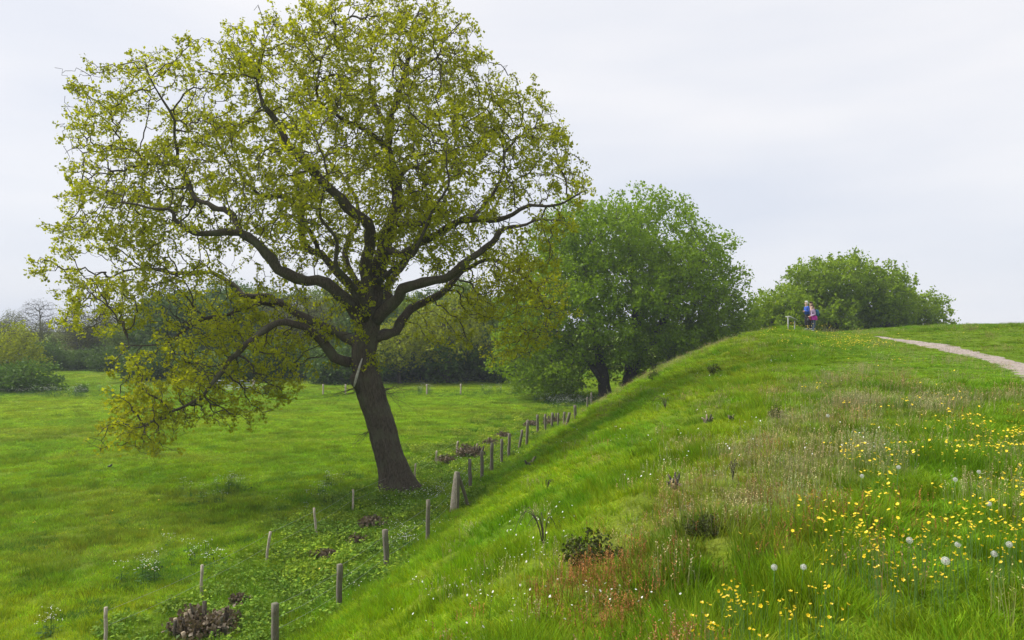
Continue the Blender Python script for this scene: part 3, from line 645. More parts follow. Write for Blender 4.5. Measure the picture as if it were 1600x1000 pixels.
# far wood across the meadow: four kinds of tree and two of shrub, each copied tree a thing of its own
def build_wood():
    r = np.random.default_rng(33)
    lf = {'dark': leaf_mat('wood_leaves_dark', (.045, .095, .018), (.105, .18, .03), .35), 'mid': leaf_mat('wood_leaves_mid', (.09, .15, .02), (.18, .26, .03), .35),
          'bud': leaf_mat('budding_leaves', (.10, .125, .04), (.18, .20, .06), .3), 'yel': leaf_mat('yellow_green_leaves', (.17, .22, .012), (.32, .37, .02), .42), 'may': leaf_mat('shrub_leaves', (.045, .11, .012), (.11, .20, .02), .35)}
    def dome(h, w, lo=.3):
        return [(0, 0, h * (lo + (1 - lo) * .55), w * .42, w * .42, h * (1 - lo) * .46), (w * .2, w * .1, h * .5, w * .3, w * .3, h * .22), (-w * .22, -w * .05, h * .55, w * .28, w * .3, h * .24), (0, -w * .1, h * .82, w * .24, w * .24, h * .18)]
    def trunk(h, rr): return [[(0, 0, -.3, rr), (.1, 0, h * .2, rr * .8), (-.1, .1, h * .5, rr * .55), (.1, 0, h * .85, rr * .15)]]
    G = {}
    G['dark'] = grow(dome(12, 9, .12), trunk(12, .32), 1500, .55, .6, r, .02, 8, .40, .42, lf['dark'], M['bark_dark'], .33)
    G['dark2'] = grow(dome(12, 10, .15), trunk(12, .32), 1500, .55, .6, r, .02, 8, .38, .42, lf['dark'], M['bark_dark'], .36)
    G['mid'] = grow(dome(12, 9, .18), trunk(12, .3), 1500, .55, .6, r, .02, 8, .38, .42, lf['mid'], M['bark_dark'], .36)
    G['bud'] = grow(dome(12, 9, .08), trunk(12, .28), 2200, .5, .42, r, .018, 4, .20, .35, lf['bud'], M['bark_dark'], .2, .7, bare=True, up=.2, clump=0)
    G['bare'] = grow(dome(12, 10, .25), trunk(12, .3), 3000, .42, .36, r, .014, 1, .10, .2, lf['bud'], M['bark_dark'], .2, .15, bare=True, up=.25, clump=0)
    G['yel'] = grow(dome(7, 7.5, .3), trunk(7, .2), 1500, .4, .4, r, .013, 6, .24, .26, lf['yel'], M['bark_dark'], .36)
    G['bush'] = grow([(0, 0, 1.5, 2.2, 1.9, 1.5), (1, 0, 1.2, 1.6, 1.5, 1.2), (-1.2, .2, 1.1, 1.5, 1.5, 1.1)], [[(0, 0, -.2, .1), (.1, 0, .8, .06), (0, 0, 1.6, .03)], [(.3, 0, -.2, .08), (.8, 0, .8, .05), (1, 0, 1.3, .02)]], 900, .35, .35, r, .012, 8, .26, .26, lf['may'], M['bark_dark'], .3, hollow=.5)
    G['scrub'] = grow([(0, 0, 2.2, 2.6, 2.0, 2.2), (1.5, 0, 1.6, 1.8, 1.8, 1.6), (-1.6, .2, 1.8, 1.8, 1.6, 1.8)], [[(0, 0, -.2, .12), (.1, 0, 1.2, .08), (0, 0, 2.4, .03)]], 1100, .4, .4, r, .013, 7, .30, .3, lf['dark'], M['bark_dark'], .34, hollow=.4)
    def put(kind, u, d, vtop, label, name='woodland_tree', cat='tree', group=None, wide=1.0, h0=12.0):
        x = (u - U0) / F * d; z = float(H(x, d)); h = (V0 - vtop) / F * d - z; s = max(.1, h / h0)
        tree(name, *G[kind], (x, d, z - .05), label, cat, group, (s * wide, s * wide, s), r.random() * 6.28)
    tu = [-80, 0, 60, 100, 200, 260, 330, 420, 480, 600, 700, 780, 860]; tv = [500, 500, 500, 496, 485, 460, 449, 452, 446, 452, 456, 470, 480]
    LOOK = {'dark': 'dark green hazy', 'mid': 'pale green hazy', 'bud': 'thinly leafed grey-brown hazy'}
    ORD = ['first', 'second', 'third', 'fourth', 'fifth', 'sixth', 'seventh', 'eighth', 'ninth', 'tenth', 'eleventh', 'twelfth', 'thirteenth', 'fourteenth', 'fifteenth', 'sixteenth', 'seventeenth', 'eighteenth', 'nineteenth', 'twentieth', 'twenty-first', 'twenty-second', 'twenty-third', 'twenty-fourth', 'twenty-fifth', 'twenty-sixth']
    for row, (st, da, db, dv) in (('front', (34., 116, 132, 8)), ('back', (31., 142, 168, 0))):
        nth = {}
        for u in np.arange(-70, 860, st):
            uu = u + r.normal() * 7; d = da + (db - da) * r.random()
            kind = r.choice(['dark', 'dark2', 'mid', 'bud'], p=[.28, .27, .33, .12] if uu > 230 else ([.1, .1, .1, .7] if row == 'front' else [.3, .3, .2, .2]))
            lk = kind.replace('2', ''); i = nth[lk] = nth.get(lk, 0) + 1
            put(kind, uu, d, np.interp(uu, tu, tv) + dv + r.normal() * 7 + (0 if uu > 230 or row == 'front' else 24), '%s tree, %s such from the left in the wood\'s %s rank' % (LOOK[lk], ORD[i - 1], row), group='trees of the wood across the meadow')
    for i, u in enumerate(np.arange(215, 800, 25.)):
        put('scrub', u + r.normal() * 6, 97 + 10 * r.random(), 545 - 14 * (u > 560) + r.normal() * 9, 'dark scrubby bush, %s from the left along the foot of the wood' % ORD[i], 'scrub_bush', 'bush', 'scrub bushes along the foot of the wood', 1.0, 4.4)
    for i, u in enumerate(np.arange(60, 250, 12.)):
        put('scrub', u + r.normal() * 6, 112 + 14 * r.random(), 548 + r.normal() * 6, 'hazy bush, %s from the left on the grassy rise below the bare trees' % ORD[i], 'scrub_bush', 'bush', 'scrub bushes on the grassy rise', 1.0, 4.4)
    put('bare', 62, 135, 466, 'tall bare grey tree standing above the wood, left of the oak', group=None)
    put('bud', 22, 128, 486, 'budding grey tree left of the tall bare one at the wood edge')
    put('bud', 120, 122, 480, 'budding brown tree just right of the tall bare one')
    put('bud', 165, 126, 478, 'budding tree beneath the left end of the oak branches')
    put('yel', 12, 92, 512, 'small yellow-green tree at the left edge of the meadow', 'field_maple', 'tree', None, 1.0, 7.0)
    put('yel', -48, 95, 520, 'yellow-green tree cut off by the left edge of the picture', 'field_maple', 'tree', None, 1.0, 7.0)
    put('bush', 42, 87, 566, 'large dark green bush under the small yellow-green tree', 'field_bush', 'bush', None, 1.15, 3.0)
    put('bush', -10, 88, 570, 'dark green bush cut off by the left edge of the picture', 'field_bush', 'bush', None, 1.1, 3.0)
    put('bush', 127, 85, 600, 'low clipped-looking bush alone at the far meadow edge', 'field_bush', 'bush', None, .75, 3.0)
    for i, (u, d_, vt) in enumerate([(1195, 97, 498), (1262, 99, 500), (1345, 99, 498), (1415, 99, 502), (1300, 100, 499)]):
        put('bush', u, d_, vt, 'low green bush, %s from the left under the skyline trees' % ['first', 'second', 'fourth', 'fifth', 'third'][i], 'hedge_bush', 'bush', 'bushes under the skyline trees', 1.6, 3.0)
    put('mid', 655, 103, 462, 'light green tree seen between the right limbs of the oak and its trunk', group=None, wide=.8)
    put('yel', 625, 97, 505, 'yellow-green bushy tree just right of the oak trunk', 'field_maple', 'tree', None, 1.1, 7.0)
    put('mid', 725, 104, 430, 'fresh green tree between the oak and the broad dark tree', group=None, wide=.8)
    put('yel', 700, 98, 470, 'yellow-green sapling seen under the right limbs of the oak', 'field_maple', 'tree', None, .9, 7.0)
build_wood()
print('wood', round(time.time() - T0, 1))
#@@NEXT
# ------------------------------------------------------------------ grass, weeds and small flowers (scattered plants)
def proto(name, v, f, rnd, mats, mi=None):
    me = mesh(name, v, f, None, False, {'rnd': ('FLOAT', np.asarray(rnd, np.float32))})
    for m in mats: me.materials.append(m)
    if mi is not None: me.polygons.foreach_set('material_index', np.asarray(mi, np.int32))
    return bpy.data.objects.new(name, me)          # a pattern for the scatter, not placed in the scene itself
def tuft(n, h0, h1, spread, w, lean, r, segs=3, curl=.5):
    V = []; Fc = []; Rn = []; o = 0
    for k in range(n):
        a = r.random() * 6.283; q = spread * math.sqrt(r.random()); bx, by = q * math.cos(a), q * math.sin(a)
        h = h0 + (h1 - h0) * r.random(); d = a + r.normal() * .9; ln = lean * (.3 + r.random()); ww = w * (.7 + .6 * r.random()); pa = r.random() * 3.14
        t = np.linspace(0, 1, segs + 1); x = h * ln * t ** (1.3 + curl); z = h * (t - .35 * ln * curl * t ** 3) - .03 * (t < .01)
        cx = bx + x * math.cos(d); cy = by + x * math.sin(d); wd = ww * (1 - t ** 1.6 * .95) * .5
        sx, sy = -math.sin(pa), math.cos(pa)
        for i in range(segs + 1):
            V += [(cx[i] - sx * wd[i], cy[i] - sy * wd[i], z[i]), (cx[i] + sx * wd[i], cy[i] + sy * wd[i], z[i])]
        for i in range(segs): Fc.append((o + 2 * i, o + 2 * i + 1, o + 2 * i + 3, o + 2 * i + 2))
        Rn += [r.random()] * (2 * segs + 2); o += 2 * segs + 2
    return np.array(V), np.array(Fc), np.array(Rn)
def seedheads(n, h0, h1, spread, r, head=.05, hw=.008, sw=.0022, lean=.25, bits=3):
    """thin stalks, each with a loose head of small flakes"""
    V = []; Fc = []; Rn = []; o = 0
    for k in range(n):
        a = r.random() * 6.283; q = spread * math.sqrt(r.random()); h = h0 + (h1 - h0) * r.random(); d = r.random() * 6.283; ln = lean * r.random() * h
        p0 = np.array((q * math.cos(a), q * math.sin(a), -.02)); p1 = p0 + np.array((ln * math.cos(d), ln * math.sin(d), h)); s = np.array((-math.sin(d + 1), math.cos(d + 1), 0)); rv = r.random()
        V += list(np.array([p0 - s * sw, p0 + s * sw, p1 + s * sw * .6, p1 - s * sw * .6])); Fc.append((o, o + 1, o + 2, o + 3)); Rn += [rv * .6] * 4; o += 4
        ax = (p1 - p0) / np.linalg.norm(p1 - p0)
        for j in range(bits):
            c = p1 + ax * head * ((j + .3) / bits - .7); e = np.array((r.normal(), r.normal(), .7)); e /= np.linalg.norm(e); si = np.cross(e, ax); si /= np.linalg.norm(si) + 1e-9
            L_ = head / bits * 1.25; V += list(np.array([c, c + e * L_ * .5 + si * hw, c + e * L_, c + e * L_ * .5 - si * hw])); Fc.append((o, o + 1, o + 2, o + 3)); Rn += [rv] * 4; o += 4
    return np.array(V), np.array(Fc), np.array(Rn)
def herb(n, h0, h1, spread, size, r, stems=True):
    """broad-leaved weed: leaf blades held off short stems"""
    V = []; Fc = []; Rn = []; o = 0
    for k in range(n):
        a = r.random() * 6.283; q = spread * math.sqrt(r.random()); h = (h0 + (h1 - h0) * r.random()) * (1.1 - .6 * q / spread)
        c = np.array((q * math.cos(a), q * math.sin(a), h)); e = np.array((math.cos(a) + r.normal() * .6, math.sin(a) + r.normal() * .6, r.normal() * .35 - .1)); e /= np.linalg.norm(e)
        si = np.cross(e, (0, 0, 1)) + r.normal(size=3) * .3; si /= np.linalg.norm(si); L_ = size * (.6 + .8 * r.random()); rv = r.random(); nn = np.cross(e, si)
        V += list(np.array([c, c + e * L_ * .45 + si * L_ * .32 + nn * L_ * .1, c + e * L_, c + e * L_ * .45 - si * L_ * .32 + nn * L_ * .1])); Fc.append((o, o + 1, o + 2, o + 3)); Rn += [rv] * 4; o += 4
        if stems:
            s = np.array((-math.sin(a), math.cos(a), 0)) * .003; b = np.array((c[0] * .6, c[1] * .6, -.02))
            V += list(np.array([b - s, b + s, c + s, c - s])); Fc.append((o, o + 1, o + 2, o + 3)); Rn += [rv * .5] * 4; o += 4
    return np.array(V), np.array(Fc), np.array(Rn)
def discs(cs, rad, r, n=5, tilt=.35, cup=.15):
    V = []; Fc = []; o = 0
    for c in cs:
        nx_, ny_ = r.normal() * tilt, r.normal() * tilt; rr = rad * (.75 + .5 * r.random()); ring = []
        for j in range(n):
            a = j * 6.283 / n + r.random() * .5; x, y = rr * math.cos(a), rr * math.sin(a); ring.append((c[0] + x, c[1] + y, c[2] + x * nx_ + y * ny_ + cup * rr))
        V += [tuple(c)] + ring; Fc += [(o, o + 1 + j, o + 1 + (j + 1) % n) for j in range(n)]; o += n + 1
    return np.array(V), np.array(Fc)
def plus_heads(vf, cs, rad, r, **k):
    v, f, q = vf; dv, df = discs(cs, rad, r, **k)
    f3 = df + len(v); mi = np.concatenate([np.zeros(len(f)), np.ones(len(df))])
    return np.vstack([v, dv]), [f, f3], np.concatenate([q, np.full(len(dv), .5)]), mi
def stalks(cs, r, w=.003):
    V = []; Fc = []; o = 0
    for c in cs:
        s = np.array((w, 0, 0)); b = np.array((c[0] * .55, c[1] * .55, -.02)); c = np.array(c); V += [b - s, b + s, c + s * .7, c - s * .7]; Fc.append((o, o + 1, o + 2, o + 3)); o += 4
    return np.array(V), np.array(Fc), np.full(o, .4)
_gn = [None]
def scatter(name, protos, pts, scl, rz, pick, col, label, tilt=None):
    """one object: a cloud of points, each drawn as a plant"""
    n = len(pts); rot = np.zeros((n, 3)); rot[:, 2] = rz
    if tilt is not None: rot[:, :2] = tilt
    me = mesh(name, pts, np.zeros((0, 3)), None, False, {'rot': ('FLOAT_VECTOR', rot.astype(np.float32)), 'scl': ('FLOAT_VECTOR', np.asarray(scl, np.float32)), 'pick': ('INT', np.asarray(pick, np.int32)),
              'col': ('FLOAT_COLOR', np.hstack([col, np.ones((n, 1))]).astype(np.float32))})
    o = link(name, me); tag(o, label, name.split('_')[-1], kind='stuff')
    g = bpy.data.node_groups.new('scatter_' + name, 'GeometryNodeTree')
    g.interface.new_socket('Geometry', in_out='INPUT', socket_type='NodeSocketGeometry'); g.interface.new_socket('Geometry', in_out='OUTPUT', socket_type='NodeSocketGeometry')
    gi = N(g, 'NodeGroupInput'); go = N(g, 'NodeGroupOutput'); ip = N(g, 'GeometryNodeInstanceOnPoints'); jn = N(g, 'GeometryNodeJoinGeometry')
    for p in reversed(protos):
        oi = N(g, 'GeometryNodeObjectInfo'); oi.inputs['Object'].default_value = p; oi.inputs['As Instance'].default_value = False
        gi_ = N(g, 'GeometryNodeGeometryToInstance'); g.links.new(oi.outputs['Geometry'], gi_.inputs[0]); g.links.new(gi_.outputs[0], jn.inputs[0])
    def na(k, typ):
        a = N(g, 'GeometryNodeInputNamedAttribute', data_type=typ); a.inputs['Name'].default_value = k; return [x for x in a.outputs if x.enabled and x.name == 'Attribute'][0]
    g.links.new(gi.outputs[0], ip.inputs['Points']); g.links.new(jn.outputs[0], ip.inputs['Instance']); ip.inputs['Pick Instance'].default_value = True
    g.links.new(na('pick', 'INT'), ip.inputs['Instance Index']); g.links.new(na('rot', 'FLOAT_VECTOR'), ip.inputs['Rotation']); g.links.new(na('scl', 'FLOAT_VECTOR'), ip.inputs['Scale'])
    g.links.new(ip.outputs[0], go.inputs[0])
    md = o.modifiers.new('scatter', 'NODES'); md.node_group = g
    return o
def sample(dens, r0, r1, n_try, r, half=.86):
    """points in a wedge before the camera; dens(x,y) is plants per square metre"""
    q = np.exp(np.log(r0) + (np.log(r1) - np.log(r0)) * r.random(n_try)); th = (r.random(n_try) * 2 - 1) * half
    x = q * np.sin(th); y = q * np.cos(th); area = q * q * (np.log(r1) - np.log(r0)) * 2 * half / n_try
    k = r.random(n_try) < dens(x, y) * area
    return x[k], y[k]
def keep(x, y):
    """0 where a stump or bush stands"""
    k = np.ones(np.shape(x))
    for cx, cy, rr in EXC: k = k * ((((x - cx) / rr) ** 2 + ((y - cy + .22 + .2 * rr) / (rr + .3)) ** 2) > 1)
    return k
def build_grass():
    r = np.random.default_rng(17)
    B = [proto('tall_tuft', *tuft(38, .07, .175, .13, .0088, .66, r), [M['blade']]) for _ in range(3)]
    S = [proto('short_tuft', *tuft(44, .05, .13, .17, .010, .6, r, 2), [M['blade']]) for _ in range(3)]
    Dr = [proto('seeding_tuft', *seedheads(26, .17, .34, .17, r, .05, .0045, .0016), [M['stem']]) for _ in range(3)]
    So = [proto('sorrel_tuft', *seedheads(9, .13, .28, .14, r, .08, .005, .0016, .3, 7), [M['stem']]) for _ in range(3)]
    He = [proto('weed_tuft', *herb(44, .03, .24, .24, .06, r), [M['broad']]) for _ in range(4)]
    LOD = lambda x, y, a, b: 1 + (b - 1) * sstep(a, a * 6, np.hypot(x, y))
    def col(x, y, k=1.0, var=.18): return np.clip(sward(x, y) * k * (1 + var * r.normal(size=(len(x), 1))) * (1 + .08 * r.normal(size=(len(x), 3))), .004, .9)
    clear = lambda x, y: (path_dist(x, y) > .78)
    # --- bank sward
    def dens(x, y):
        t = bank_t(x, y); q = np.hypot(x, y); dry, sor, weed = zones(x, y)
        d = 90 * np.clip(7 / q, .18, 1.3); d = d * np.where(t > 1.15, np.where(y > 26, .8, 1), 1) * ((t > -.03) | weed) * (y < 100)
        return d * np.where(dry, .85, 1) * np.where(path_dist(x, y) > .36 + .5 * fbm(x / .5, y / .5, 7), 1, 0)
    x, y = sample(dens, 2.3, 90, 420000, r); q = np.hypot(x, y); t = bank_t(x, y); dry, sor, weed = zones(x, y)
    n1 = fbm(x / 1.3, y / 1.3, 71); n2 = fbm(x / .6, y / .6, 81)
    hh = .45 + .85 * sstep(.48, .72, n1) + .55 * sstep(.4, .75, n2); hh = hh * np.where(t < .12, 1.25, 1) * np.where(t > .9, 1.2, 1) * np.where(dry, .8, 1) * np.where(t < .85, .88, 1)
    hh = hh * np.where(keep(x, y) > .5, 1, .7)
    mow = (t > 1.02) & (path_dist(x, y) < 5.5 + 2 * n1) & (y > 22); hh = np.where(mow, .32, hh)
    wd = 1 + .06 * np.maximum(q - 8, 0); wd = np.minimum(wd, 2.6)
    sc = np.stack([wd, wd, hh * (.8 + .4 * r.random(len(x)))], -1)
    c = col(x, y); c = c * (1 - .25 * sstep(.5, .75, n1)[:, None] * np.array((1.2, .7, .8)))
    scatter('bank_grass', B, np.stack([x, y, H(x, y) - .01], -1), sc, r.random(len(x)) * 6.28, r.integers(0, 3, len(x)), c, 'long green grass covering the bank'); nb = len(x)
    # --- meadow sward
    def dens(x, y):
        q = np.hypot(x, y); return 30 * np.clip(24 / q, .14, 1.0) * (bank_t(x, y) < .03) * (y > 8) * (y < 135)
    x, y = sample(dens, 14, 150, 380000, r); q = np.hypot(x, y); n1 = fbm(x / 2.2, y / 2.2, 72); n3 = fbm(x / .9, y / .9, 75)
    wd = np.minimum(1.15 + .035 * np.maximum(q - 18, 0), 3.2); tall = .7 * sstep(.60, .72, n1) * sstep(.4, .6, n3)
    tall = np.maximum(tall, .55 * sstep(.60, .72, fbm(x / .75, y / 1.0, 79))); hh = .75 + .5 * n3 + 1.5 * tall; c = col(x, y, 1.0, .24) * (1 - .3 * tall[:, None])
    scatter('meadow_grass', S, np.stack([x, y, H(x, y) - .01], -1), np.stack([wd, wd, hh], -1), r.random(len(x)) * 6.28, r.integers(0, 3, len(x)), c, 'short grazed grass of the meadow'); nm = len(x)
    # --- tussocks of darker rough grass in the meadow and along its far edge
    px_, py_, ps = [], [], []
    for (u, v, w) in [(190, 822, 26), (130, 741, 18), (545, 721, 13), (100, 742, 9), (380, 845, 12), (470, 745, 20), (430, 752, 10), (336, 818, 6), (20, 860, 25), (60, 905, 20), (250, 890, 35), (215, 910, 30), (265, 905, 26), (40, 700, 12), (230, 735, 10), (330, 700, 8), (30, 770, 12), (510, 770, 14), (560, 745, 10), (130, 960, 25), (60, 850, 20), (295, 790, 8), (612, 778, 10), (640, 772, 12), (592, 772, 10)]:
        g = ghit(u, v); k = int(6 + w * .9)
        px_ += list(g[0] + r.normal(size=k) * w * g[1] / F * .8); py_ += list(g[1] + r.normal(size=k) * w * g[1] / F * 1.2); ps += [1.0] * k
    kx = (np.arange(-70, 40, .35)); 
    for yy in (80.5, 82, 84, 86):
        m_ = r.random(len(kx)) < .75; px_ += list(kx[m_] + r.normal(size=m_.sum()) * .3); py_ += list(yy + r.normal(size=m_.sum()) * .7); ps += [1.9] * int(m_.sum())
    x = np.array(px_); y = np.array(py_); ok = bank_t(x, y) < .1; x, y, ps = x[ok], y[ok], np.array(ps)[ok]
    c = np.array((.085, .195, .018)) * (1 + .2 * r.normal(size=(len(x), 1))); c = np.clip(c, .01, .5)
    scatter('rough_grass', B, np.stack([x, y, H(x, y) - .01], -1), np.stack([1.7 + 0 * x, 1.7 + 0 * x, .9 * ps * (.7 + .5 * r.random(len(x)))], -1), r.random(len(x)) * 6.28, r.integers(0, 3, len(x)), c, 'dark rough tussock grass dotted over the meadow')
    # --- seeding dry grass and red sorrel on the upper slope
    def dens(x, y):
        dry, sor, weed = zones(x, y); t = bank_t(x, y); q = np.hypot(x, y); n = fbm(x / 1.1, y / 1.1, 23)
        base = np.where(dry, 13 * sstep(.38, .68, n) + 2.5, 0) + 2.5 * (t > .35) * sstep(.45, .7, n)
        ridge = ((t > .15) & (t < .75) & (y > 40)) * 7
        return (base + ridge) * np.clip(9 / q, .25, 1.2) * (t > .1) * (y < 62) * clear(x, y) * keep(x, y)
    x, y = sample(dens, 2.6, 70, 200000, r); q = np.hypot(x, y); wd = np.minimum(1 + .05 * np.maximum(q - 8, 0), 2.4)
    c = np.array((.36, .32, .16)) * (1 + .2 * r.normal(size=(len(x), 1))) * (1 + .06 * r.normal(size=(len(x), 3))); c = np.clip(c, .05, .8); pk = fbm(x / 2, y / 2, 29) > .58; c[pk] *= np.array((.95, .78, .75))
    scatter('seeding_grass', Dr, np.stack([x, y, H(x, y)], -1), np.stack([wd, wd, .75 + .45 * r.random(len(x))], -1), r.random(len(x)) * 6.28, r.integers(0, 3, len(x)), c, 'straw coloured seeding grass on the upper slope'); nd = len(x)
    def dens(x, y):
        dry, sor, weed = zones(x, y); q = np.hypot(x, y); n = fbm(x / .8, y / .8, 27); return np.where(sor, 55 * sstep(.3, .72, n) + 12, np.where(dry, 5, 1.0) * (bank_t(x, y) > .55) * sstep(.5, .7, n)) * np.clip(8 / q, .3, 1.2) * (y < 22)
    x, y = sample(dens, 2.8, 30, 120000, r); q = np.hypot(x, y); wd = np.minimum(1 + .05 * np.maximum(q - 8, 0), 2)
    c = np.array((.26, .12, .04)) * (1 + .25 * r.normal(size=(len(x), 1))); c = np.clip(c, .02, .6)
    scatter('sorrel', So, np.stack([x, y, H(x, y)], -1), np.stack([wd, wd, .75 + .4 * r.random(len(x))], -1), r.random(len(x)) * 6.28, r.integers(0, 3, len(x)), c, 'rust red sorrel growing through the grass of the slope')
    # --- weeds between the two fences
    def dens(x, y):
        dry, sor, weed = zones(x, y); q = np.hypot(x, y); n = fbm(x / 1.2, y / 1.2, 37); return np.where(weed, 3 + 8 * sstep(.4, .6, n), 0) * np.clip(30 / q, .4, 1.2) * keep(x, y)
    x, y = sample(dens, 12, 85, 120000, r); q = np.hypot(x, y); n = fbm(x / 1.4, y / 1.4, 39)
    c = np.array((.135, .235, .024)) + sstep(.45, .65, n)[:, None] * np.array((.08, .09, .0)); far = sstep(36, 50, y)[:, None]; c = c + far * np.array((.05, .02, .0)); c = np.clip(c * (1 + .22 * r.normal(size=(len(x), 1))), .01, .5)
    scatter('undergrowth', He, np.stack([x, y, H(x, y)], -1), (1.1 + .6 * r.random((len(x), 1))) * np.array([[1, 1, 1.]]) * np.stack([1 + 0 * x, 1 + 0 * x, .7 + n], -1), r.random(len(x)) * 6.28, r.integers(0, 4, len(x)), c, 'low nettles and brambles between the two rows of posts')
    # --- white flowers: cow parsley, stitchwort and daisies
    def umb(k, h, sp, rad):
        cs = [np.array((r.normal() * sp, r.normal() * sp, h * (.65 + .45 * r.random()))) for _ in range(k)]; v, f, q = stalks(cs, r, .004); hv, hf, hq = herb(14, .1, h * .6, sp * 1.3, .12, r)
        f = np.vstack([f, hf + len(v)]); v = np.vstack([v, hv]); q = np.concatenate([q, hq]); heads = [c + r.normal(size=3) * np.array((rad, rad, .01)) for c in cs for _ in range(2)]
        v, ff, q, mi = plus_heads((v, f, q), heads, rad * .32, r, n=6, tilt=.3); return proto('parsley_plant', v, ff, q, [M['broad'], M['white_petal']], mi)
    Pa = [umb(9, .75, .16, .05) for _ in range(3)]
    pts = []
    for (u, v, w, k) in [(345, 775, 34, 10), (365, 765, 25, 8), (510, 770, 16, 8), (250, 890, 30, 5), (270, 900, 30, 4), (480, 790, 25, 6), (215, 905, 25, 4), (80, 985, 12, 3), (640, 860, 20, 5), (330, 885, 14, 3)]:
        g = ghit(u, v); pts += [(g[0] + r.normal() * w * g[1] / F * .7, g[1] + r.normal() * w * g[1] / F * 1.6, .8) for _ in range(k)]
    for _ in range(900):
        xx = -70 + 78 * r.random()
        if vnoise(xx / 2.5, 0., 3) > .5 and r.random() < .4: pts.append((xx, 81.5 + 6 * r.random(), .9 + .5 * r.random()))
    for _ in range(60): pts.append((-66 + 22 * r.random(), 79 + 5 * r.random(), 1.3))
    for _ in range(170): g = ghit(885 + r.normal() * 22, 629 + r.normal() * 5); pts.append((g[0], g[1], 1.1))
    pts = np.array(pts); x, y = pts[:, 0], pts[:, 1]; ok = bank_t(x, y) < .05; x, y, s_ = x[ok], y[ok], pts[ok, 2]
    scatter('cow_parsley', Pa, np.stack([x, y, H(x, y)], -1), np.stack([s_, s_, s_ * (.7 + .4 * r.random(len(x)))], -1), r.random(len(x)) * 6.28, r.integers(0, 3, len(x)), np.clip(np.array((.06, .13, .03)) * (1 + .2 * r.normal(size=(len(x), 1))), .01, 1), 'white flowering cow parsley along the fences and far hedge')
    def small_white(k, h, sp, rad):
        cs = [np.array((r.normal() * sp, r.normal() * sp, h * (.6 + .6 * r.random()))) for _ in range(k)]; v, ff, q, mi = plus_heads(stalks(cs, r, .0015), cs, rad, r, n=6, tilt=.4); return proto('daisy_plant', v, ff, q, [M['blade'], M['white_petal']], mi)
    Da = [small_white(3, .24, .10, .008) for _ in range(3)]
    pts = []
    for (u, v, su, sv_, k) in [(690, 775, 22, 9, 60), (655, 780, 25, 8, 40), (640, 835, 20, 8, 26), (720, 760, 12, 10, 22), (740, 735, 14, 14, 16), (700, 800, 10, 12, 14), (600, 800, 22, 12, 12), (770, 970, 40, 22, 9), (790, 990, 20, 14, 5), (840, 835, 22, 20, 10), (880, 850, 10, 14, 5), (830, 895, 20, 10, 8), (1000, 735, 60, 50, 10), (1165, 722, 14, 8, 5), (900, 760, 80, 60, 16), (1370, 720, 16, 8, 6), (955, 985, 30, 16, 8), (1160, 610, 80, 40, 16), (640, 950, 40, 30, 10), (560, 930, 30, 20, 6), (1290, 715, 20, 15, 4)]:
        for _ in range(k): g = ghit(u + r.normal() * su, min(v + r.normal() * sv_, 1010)); pts.append(g)
    pts = np.array(pts); q = np.hypot(pts[:, 0], pts[:, 1]); s_ = np.clip(.8 + .028 * q, .8, 1.9)
    scatter('white_flowers', Da, pts, np.stack([s_, s_, np.minimum(s_, 1.25)], -1), r.random(len(pts)) * 6.28, r.integers(0, 3, len(pts)), np.tile(np.array((.10, .2, .03)), (len(pts), 1)), 'tiny white daisies and stitchwort in the grass')
    print('grass', nb, nm, nd, round(time.time() - T0, 1))
build_grass()
